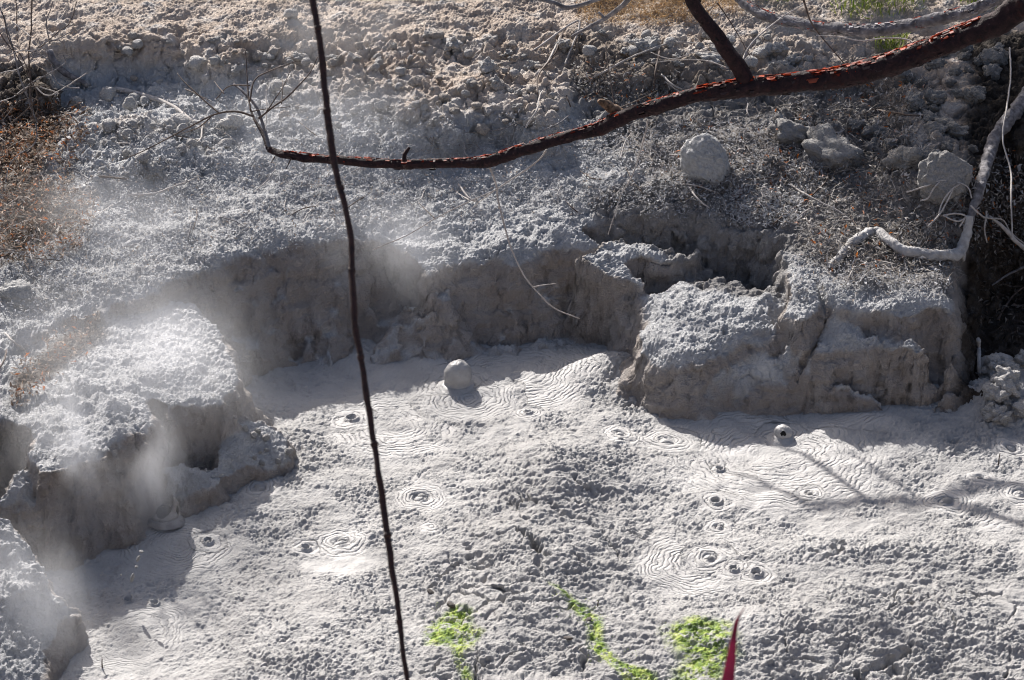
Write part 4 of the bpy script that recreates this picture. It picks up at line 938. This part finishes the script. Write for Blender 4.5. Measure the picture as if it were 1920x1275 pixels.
# ------------------------------------------------------------------ roots, sticks
def gthing(name, pts, mat, lab, cat, lift=.03, arch=0.0, sides=8, wob=.2, kink=.004, group=None, seed=1):
    pth = path_ground(pts, lift, arch); t = TB(); t.tube(pth, sides, wob, seed, .02, kink); o = t.build(name, mat, None, pth[0][:3]); return tag(o, lab, cat, group)
def rootthing(): pass
rp = hit1(1808, 480)
RR = root('mud_coated_root', rp, 'thick grey mud coated root bent along the top of the right block', 'root'); RO = np.array(RR.location)
def rpart(name, pts, mat, lift, arch=0, sides=10, wob=.2, kink=.005, seed=3):
    t = TB(); t.tube(path_ground(pts, lift, arch), sides, wob, seed, .015, kink); return t.build(name, mat, RR, RO)
rpart('bent_root', [(1556, 500, 13, .02), (1580, 474, 16, .05), (1608, 448, 18, .09), (1640, 434, 19, .14), (1662, 448, 19, .12), (1690, 468, 20, .11), (1730, 476, 20, .12), (1770, 478, 19, .13), (1798, 474, 22, .16), (1812, 440, 18, .2), (1818, 405, 13, .22)], MUDROOT, .1, 0, 16, .3)
rpart('rootlet', [(1805, 475, 12, .14), (1806, 488, 7, .12)], MUDROOT, .1)
gthing('grey_root', [(1960, 130, 26, .12), (1925, 180, 26, .12), (1890, 225, 25, .12), (1862, 265, 23, .12), (1848, 310, 22, .12), (1838, 350, 19, .1), (1825, 395, 15, .1), (1815, 430, 12, .1)], GREYBARK, 'thick grey root slanting down the shaded bank at the right edge', 'root', .2, 0, 14, .3, .012, None, 6)
for i, pts in enumerate([[(1700, 360), (1735, 350), (1765, 338), (1795, 342), (1815, 352), (1822, 372)], [(1726, 376), (1740, 372), (1750, 355), (1762, 340)], [(1760, 402), (1768, 378), (1785, 355), (1800, 345)], [(1768, 404), (1790, 400), (1810, 405), (1800, 425)],
                         [(1820, 385), (1835, 400), (1850, 408), (1880, 412), (1895, 435), (1925, 460)], [(1815, 405), (1800, 415), (1785, 412), (1770, 404)], [(1740, 425), (1760, 405), (1775, 380), (1788, 352)], [(1850, 395), (1846, 430), (1850, 455)]]):
    gthing('curling_rootlet', [(a, b, 3.6 - .25 * k, .22) for k, (a, b) in enumerate(pts)], PALETWIG, 'thin pale rootlet curling in front of the round boulder', 'rootlet', .2, 0, 6, .2, .004, 'rootlets curling round the boulder', i)
gthing('hanging_rootlet', [(1893, 90, 3.5, .3), (1895, 140, 3, .3), (1888, 200, 3, .3), (1880, 260, 3, .3), (1895, 320, 3.5, .35), (1896, 370, 3.5, .4), (1898, 450, 3, .5)], PALETWIG, 'long thin rootlet hanging down the dark bank at the right edge', 'rootlet', .2, 0, 6)
gthing('pale_branch', [(1855, 405, 4, .2), (1880, 425, 7, .25), (1905, 452, 8, .3), (1940, 480, 9, .3)], PALETWIG, 'pale forked branch poking in from the right edge above the recess', 'branch', .2)
gthing('dark_branch', [(1860, 535, 3, .25), (1890, 515, 4, .3), (1940, 490, 5, .35)], GREYBARK, 'thin straight stick slanting across the dark recess', 'stick', .2)
gthing('fallen_stick', [(215, 166, 9), (245, 172, 9), (275, 180, 9), (305, 190, 8), (330, 203, 7), (350, 218, 6), (365, 230, 5)], PALETWIG, 'pale curved stick lying on the slope right of the small stones', 'stick', .05, .04, 8)
gthing('fallen_branch', [(92, 95, 12), (104, 118, 13), (120, 135, 12), (145, 148, 9), (165, 158, 5)], GREYBARK, 'dark grey branch lying against the upper left ledge', 'branch', .06)
for i, (pts, lab) in enumerate([([(170, 330), (220, 334), (240, 335)], 'short straight twig on the left slope below the big clods'), ([(355, 275), (375, 262), (380, 230)], 'crooked twig right of the left clods'), ([(240, 365), (290, 362), (330, 348), (365, 335)], 'long pale twig lying on ash left of the vine'),
        ([(1055, 60), (1040, 100), (1010, 140), (1008, 175)], 'pale forked stem leaning over the middle rock pile'), ([(1050, 70), (1030, 110), (1012, 135)], 'second pale stem beside the leaning one'), ([(985, 240), (1005, 210), (1012, 180), (1018, 170)], 'drooping pale stem under the middle rock pile'),
        ([(1450, 420), (1540, 350), (1555, 310)], 'pale twig slanting up through the dead leaves'), ([(1480, 345), (1520, 370), (1570, 395), (1600, 415)], 'dark thin twig crossing the leaf litter'), ([(1290, 350), (1310, 375), (1330, 390)], 'pale twig just right of the round boulder foot'),
        ([(1640, 205), (1700, 215), (1740, 218)], 'thin stem lying in the litter under the limb'), ([(860, 345), (880, 372), (895, 376)], 'short twig on the bank edge left of the pale hanging twig'), ([(1095, 155), (1160, 120), (1200, 100), (1260, 80), (1320, 82)], 'long pale arching stem above the dry leaves'), ([(1240, 80), (1230, 130), (1225, 175)], 'upright pale stem crossing the arching stem'),
        ([(1240, 140), (1260, 158), (1280, 168)], 'short pale twig at the foot of the lit ledge'), ([(10, 625), (25, 640), (45, 655)], 'thin bent twig at the left edge above the dead leaves'), ([(0, 690), (10, 670), (12, 655)], 'thin grey twig at the left edge by the shelf'), ([(1000, 95), (1085, 40), (1060, 120)], 'faint twig on the ledge left of the arching stem'), ([(1690, 330), (1710, 300), (1745, 270)], 'short twig left of the shaded column'), ([(1870, 600), (1895, 560), (1930, 530)], 'bent stem at the right edge below the stick')]):
    gthing('twig', [(a, b, 4.2 - .5 * k) for k, (a, b) in enumerate(pts)], PALETWIG if i % 3 else TWIG, lab, 'twig', .05, .10, 6, .2, .006, None, i)
# random small twigs
q = pts_in([([(100, 180), (1200, 160), (1700, 160), (1750, 460), (1450, 400), (900, 380), (300, 480), (50, 560)], 1), ([(1480, 420), (1790, 440), (1780, 540), (1580, 520)], .25), ([(0, 200), (150, 220), (180, 460), (0, 520)], .4)], 90, 55)
for i in range(len(q)):
    a, b = q[i]; an = random.uniform(0, 6.28); L = random.uniform(15, 45); c_, s_ = math.cos(an) * L, math.sin(an) * L * .6
    gthing('small_twig', [(a - c_, b - s_, 2.6), (a + random.uniform(-6, 6), b + random.uniform(-6, 6), 2.4), (a + c_, b + s_, 1.6)], (PALETWIG, PALETWIG, TWIG, GREYBARK)[i % 4], 'small dry twig scattered on the ash and litter of the slope', 'twig', .04, .05, 5, .2, .006, 'small twigs scattered over the slope', i)

# bare shrub, top left
sb = hit1(60, 230); SH = root('bare_shrub', sb, 'leafless grey shrub of fine tangled twigs at the top left corner', 'shrub'); SHO = np.array(SH.location)
for i, pts in enumerate([[(62, 230), (58, 140), (60, 60), (62, -10)], [(60, 215), (40, 150), (15, 60), (-5, 0)], [(20, 235), (60, 195), (70, 170), (40, 120), (20, 80), (5, 20)], [(110, 175), (60, 165), (20, 180), (-10, 190)], [(70, 230), (50, 165), (90, 140), (120, 120), (116, 100)], [(60, 100), (95, 70), (130, 40), (145, 5)],
                         [(62, 110), (30, 130), (0, 140)], [(150, 165), (120, 162), (100, 150), (85, 110), (40, 95)], [(0, 60), (20, 90), (45, 110), (60, 160)], [(55, 150), (85, 175), (125, 160), (160, 138)], [(58, 120), (75, 85), (110, 70), (135, 55)], [(65, 230), (72, 190), (40, 190), (5, 230)], [(0, 105), (30, 100), (60, 95), (85, 90)],
                         [(70, 235), (66, 270), (25, 300), (10, 340)], [(30, 60), (34, 20), (28, -10)], [(110, 35), (130, 10), (125, -10)], [(90, 80), (88, 40), (100, 0)], [(10, 170), (35, 175), (60, 160), (100, 165)], [(20, 40), (45, 60), (60, 70)]]):
    t = TB(); n = len(pts) - 1; d0 = np.linalg.norm(sb - CO) * .86
    t.tube(path_air([(a + random.uniform(-3, 3), b + random.uniform(-3, 3), (3.6 if i < 2 else 2.6) - .9 * k / n) for k, (a, b) in enumerate(pts)], d0 - random.uniform(0, .5), d0 - .4), 5, .2, i + 60, .02, .012); t.build('stem', (PALETWIG, GREYBARK, TWIG)[i % 3] if i else TWIG, SH, SHO)

# ------------------------------------------------------------------ litter, grass, algae
ASHL = leaf_mat('ash_dusted_litter', [(0, (.42, .42, .43)), (.5, (.54, .54, .55)), (.85, (.64, .64, .65)), (.93, (.36, .30, .25))], .25, .9)
DEADL = leaf_mat('dead_leaf', [(0, (.07, .045, .03)), (.3, (.16, .10, .065)), (.6, (.28, .21, .16)), (.85, (.42, .37, .33)), (.93, (.38, .12, .03)), (1, (.5, .17, .04))], .3)
STRAW = leaf_mat('straw', [(0, (.30, .17, .07)), (.5, (.42, .27, .13)), (1, (.50, .37, .22))], .3)
DEADG = leaf_mat('dead_leaf_grey', [(0, (.06, .05, .045)), (.3, (.16, .14, .125)), (.6, (.33, .31, .295)), (.94, (.52, .50, .49)), (.96, (.40, .12, .03)), (1, (.5, .17, .04))], .25)
GREEN = leaf_mat('green_blade', [(0, (.10, .16, .02)), (.6, (.25, .32, .05)), (1, (.4, .42, .12))], .4)
ALGM = leaf_mat('algae', [(0, (.05, .10, .01)), (.3, (.14, .22, .02)), (.6, (.28, .36, .05)), (1, (.45, .5, .2))], .2, .6)
q = pts_in([([(0, 480), (200, 400), (420, 330), (760, 330), (1060, 330), (1100, 400), (700, 420), (400, 480), (200, 560), (0, 620)], 1.0), ([(420, 180), (760, 220), (1050, 250), (1080, 340), (600, 350), (400, 330)], .5), ([(1060, 240), (1500, 230), (1560, 330), (1500, 420), (1100, 390)], .8), ([(1370, 360), (1510, 370), (1500, 430), (1380, 420)], .3), ([(1480, 480), (1780, 520), (1780, 570), (1480, 560)], .15), ([(100, 180), (420, 180), (420, 400), (100, 400)], .35)], 30000, 8)
scatter_leaves('ash_litter', hit(q[:, 0], q[:, 1]), .036, ASHL, 'ash dusted leaf litter felted over the middle of the slope', 'leaf litter', .55, 3.2, .045, .3, seed=3)
LA = ([(-40, 200), (60, 200), (160, 230), (110, 330), (190, 400), (120, 470), (-40, 500)], 1.0); LB = ([(20, 730), (100, 650), (190, 600), (195, 625), (110, 700), (30, 765)], .10)
q = pts_in([LA, LB, ([(-20, 200), (110, 200), (80, 330), (-20, 330)], .2)], 5200, 18)
scatter_leaves('dead_leaves', hit(q[:, 0], q[:, 1]), .055, DEADL, 'brown dead leaves and stalks heaped at the left edge', 'dead leaves', .6, 3.0, .06, .35, seed=5)
q = pts_in([([(1500, 180), (1720, 150), (1720, 330), (1820, 400), (1800, 470), (1640, 440), (1500, 380), (1420, 300)], 1), ([(1070, 120), (1170, 130), (1280, 170), (1260, 220), (1080, 190)], .25), ([(1180, 220), (1500, 240), (1480, 420), (1300, 380)], .4), ([(1740, 380), (1960, 280), (1960, 480), (1820, 470)], .5), ([(1490, 420), (1800, 440), (1790, 520), (1560, 510)], .35)], 8000, 28)
scatter_leaves('dead_leaves', hit(q[:, 0], q[:, 1]), .055, DEADG, 'dark brown dead leaves strewn below the red limb on the right', 'dead leaves', .6, 3.0, .06, .35, seed=6)
q = pts_in([([(1830, 420), (1960, 400), (1960, 650), (1840, 600)], 1)], 900, 29)
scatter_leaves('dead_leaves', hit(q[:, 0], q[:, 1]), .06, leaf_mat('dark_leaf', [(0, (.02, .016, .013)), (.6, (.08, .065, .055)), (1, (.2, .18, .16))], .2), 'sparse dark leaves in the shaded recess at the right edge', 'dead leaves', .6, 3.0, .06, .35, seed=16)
q = pts_in([([(40, 230), (190, 380), (120, 470), (0, 480)], 1), ([(1180, 200), (1700, 180), (1800, 440), (1500, 420), (1200, 320)], 2), ([(1490, 420), (1800, 440), (1790, 540), (1560, 510)], .8), ([(760, 300), (960, 240), (960, 330), (780, 330)], .3)], 2600, 38)
scatter_leaves('dry_stalks', hit(q[:, 0], q[:, 1]), .15, leaf_mat('dry_stalk', [(0, (.2, .16, .12)), (.5, (.38, .34, .30)), (1, (.52, .49, .46))], .2), 'dry grey grass stalks lying in the litter', 'dry stalks', .35, 26, .07, .12, seed=7)
q = pts_in([([(1080, -30), (1400, -40), (1400, 10), (1290, 30), (1200, 50), (1110, 35)], 1)], 5000, 48)
scatter_leaves('straw', hit(q[:, 0], q[:, 1]), .09, STRAW, 'orange brown straw matted at the top edge of the bank', 'straw', .5, 14, .05, .25, seed=8)
q = pts_in([([(1560, -30), (1720, -40), (1760, 10), (1600, 40)], 1), ([(1800, -20), (1920, -20), (1920, 15), (1820, 20)], .4), ([(1640, 70), (1700, 70), (1690, 100), (1650, 100)], .25), ([(1430, -10), (1480, -10), (1480, 5), (1440, 6)], .1)], 1500, 58)
scatter_leaves('green_grass', hit(q[:, 0], q[:, 1]), .10, GREEN, 'sparse green grass at the top right behind the grey limb', 'grass', .5, 9, .02, .15, seed=9, tall=True)
q = pts_in([(ALG[0][0], .7), (ALG[1][0], .4), (ALG[2][0], 1.1), (ALG[3][0], 1.9)], 1600, 68)
q = q[fbm(q[:, 0], q[:, 1], .035, 4, 12) + fbm(q[:, 0], q[:, 1], .009, 2, 15) > .08]
scatter_leaves('algae', hit(q[:, 0], q[:, 1]), .010, ALGM, 'bright green algae clinging to the wet mud at the bottom', 'algae', .2, 1.2, .004, .15, seed=10)

# ------------------------------------------------------------------ steam
def steam(px, py, z0, size, dens, seed, label, rotz=0.0, col=(.93, .95, 1.0), nsc=1.6):
    c = P(px, py, z0); V, F = ico(3)
    me = mesh_np('steam', V, F); o = link('steam', me, None, (float(c[0]), float(c[1]), float(c[2] + size[2] * .6))); o.scale = size; o.rotation_euler = (0, 0, rotz)
    s = NT('steam'); M = s.math; me.materials.append(s.m)
    g = s.t.nodes.new('ShaderNodeTexCoord'); ln = s.t.nodes.new('ShaderNodeVectorMath'); ln.operation = 'LENGTH'; s.l(g.outputs['Object'], ln.inputs[0])
    fall = s.maprange(ln.outputs[1], .25, 1.0, 1.0, 0.0, True)
    mp = s.t.nodes.new('ShaderNodeMapping'); s.l(g.outputs['Object'], mp.inputs[0]); mp.inputs['Location'].default_value = (seed, seed * .7, 0); mp.inputs['Scale'].default_value = (1, 1, .6)
    nz = s.noise(nsc, 4, .6, mp.outputs[0], .8)
    d = M('MULTIPLY', fall, s.maprange(nz, .40, .68)); d = M('MULTIPLY', d, dens)
    v = s.t.nodes.new('ShaderNodeVolumePrincipled'); v.inputs['Color'].default_value = (*col, 1); v.inputs['Anisotropy'].default_value = .35
    s.l(d, v.inputs['Density']); s.l(v.outputs[0], s.out.inputs['Volume'])
    return tag(o, label, 'steam', kind='stuff')
steam(190, 1080, -.5, (.95, .9, 1.35), 4.2, 3.1, 'thick steam rising from the pool corner below the left block')
steam(365, 870, -.1, (.5, .55, .8), 1.0, 7.3, 'steam curling out of the dark hollow behind the rib')
steam(320, 760, .4, (.9, .7, .7), .7, 9.9, 'thin steam drifting over the flat left block')
steam(720, 620, .0, (1.2, .7, 1.0), .9, 12.4, 'pale steam against the shaded wall behind the vine')
steam(1425, 775, -.1, (.34, .3, .4), 2.4, 15.8, 'small puff of steam at the foot of the right block')
steam(560, 340, .9, (1.9, .9, .9), .36, 18.2, 'faint steam veiling the slope left of the vine')
steam(180, 520, .7, (1.5, .9, .8), .42, 21.2, 'faint steam over the ashy slope on the left')
steam(60, 1270, -.2, (.7, .6, 1.0), 1.3, 25.2, 'steam at the foot of the lower left mud bank')
steam(250, 900, -.3, (1.7, 1.5, 1.6), .42, 31.2, 'broad soft haze hanging over the left bank', nsc=.8)
steam(640, 110, 1.6, (1.3, .6, .6), .3, 28.2, 'faint steam behind the vine near the top of the slope')

# ------------------------------------------------------------------ camera, light
cam = bpy.data.cameras.new('camera'); co = bpy.data.objects.new('camera', cam); C.objects.link(co)
co.location = (0, 0, H); co.rotation_euler = (math.pi / 2 - PITCH, 0, 0)
cam.lens = LENS; cam.sensor_width = 36; cam.clip_start = .1; cam.clip_end = 1000
cam.dof.use_dof = True; cam.dof.focus_distance = 21.5; cam.dof.aperture_fstop = 7.1
S.camera = co
sun = bpy.data.lights.new('sun', 'SUN'); sun.energy = 5.0; sun.angle = R(.53); sun.color = (1, .955, .90)
so = bpy.data.objects.new('sun', sun); C.objects.link(so)
so.rotation_euler = Vector(SUNV).to_track_quat('Z', 'Y').to_euler(); so.location = (-8, 30, 20)
W = bpy.data.worlds.new('World'); S.world = W; W.use_nodes = True
t = W.node_tree; sky = t.nodes.new('ShaderNodeTexSky'); sky.sky_type = 'NISHITA'; sky.sun_disc = False
sky.sun_elevation = SUN_EL; sky.sun_rotation = SUN_AZ % (2 * math.pi)
bg = t.nodes['Background']; bg.inputs[1].default_value = .095; sky.air_density = .7; sky.dust_density = 3.5; sky.ozone_density = .5; t.links.new(sky.outputs[0], bg.inputs[0])
S.view_settings.view_transform = 'Standard'; S.view_settings.look = 'None'; S.view_settings.exposure = .72; S.view_settings.gamma = 1
S.render.engine = 'CYCLES'
S.cycles.use_denoising = True; S.cycles.pixel_filter_type = 'BLACKMAN_HARRIS'; S.cycles.filter_width = 1.05
S.cycles.max_bounces = 5; S.cycles.diffuse_bounces = 3; S.cycles.glossy_bounces = 2; S.cycles.transmission_bounces = 4
S.cycles.volume_step_rate = 1.0; S.cycles.volume_max_steps = 128; S.cycles.volume_bounces = 1
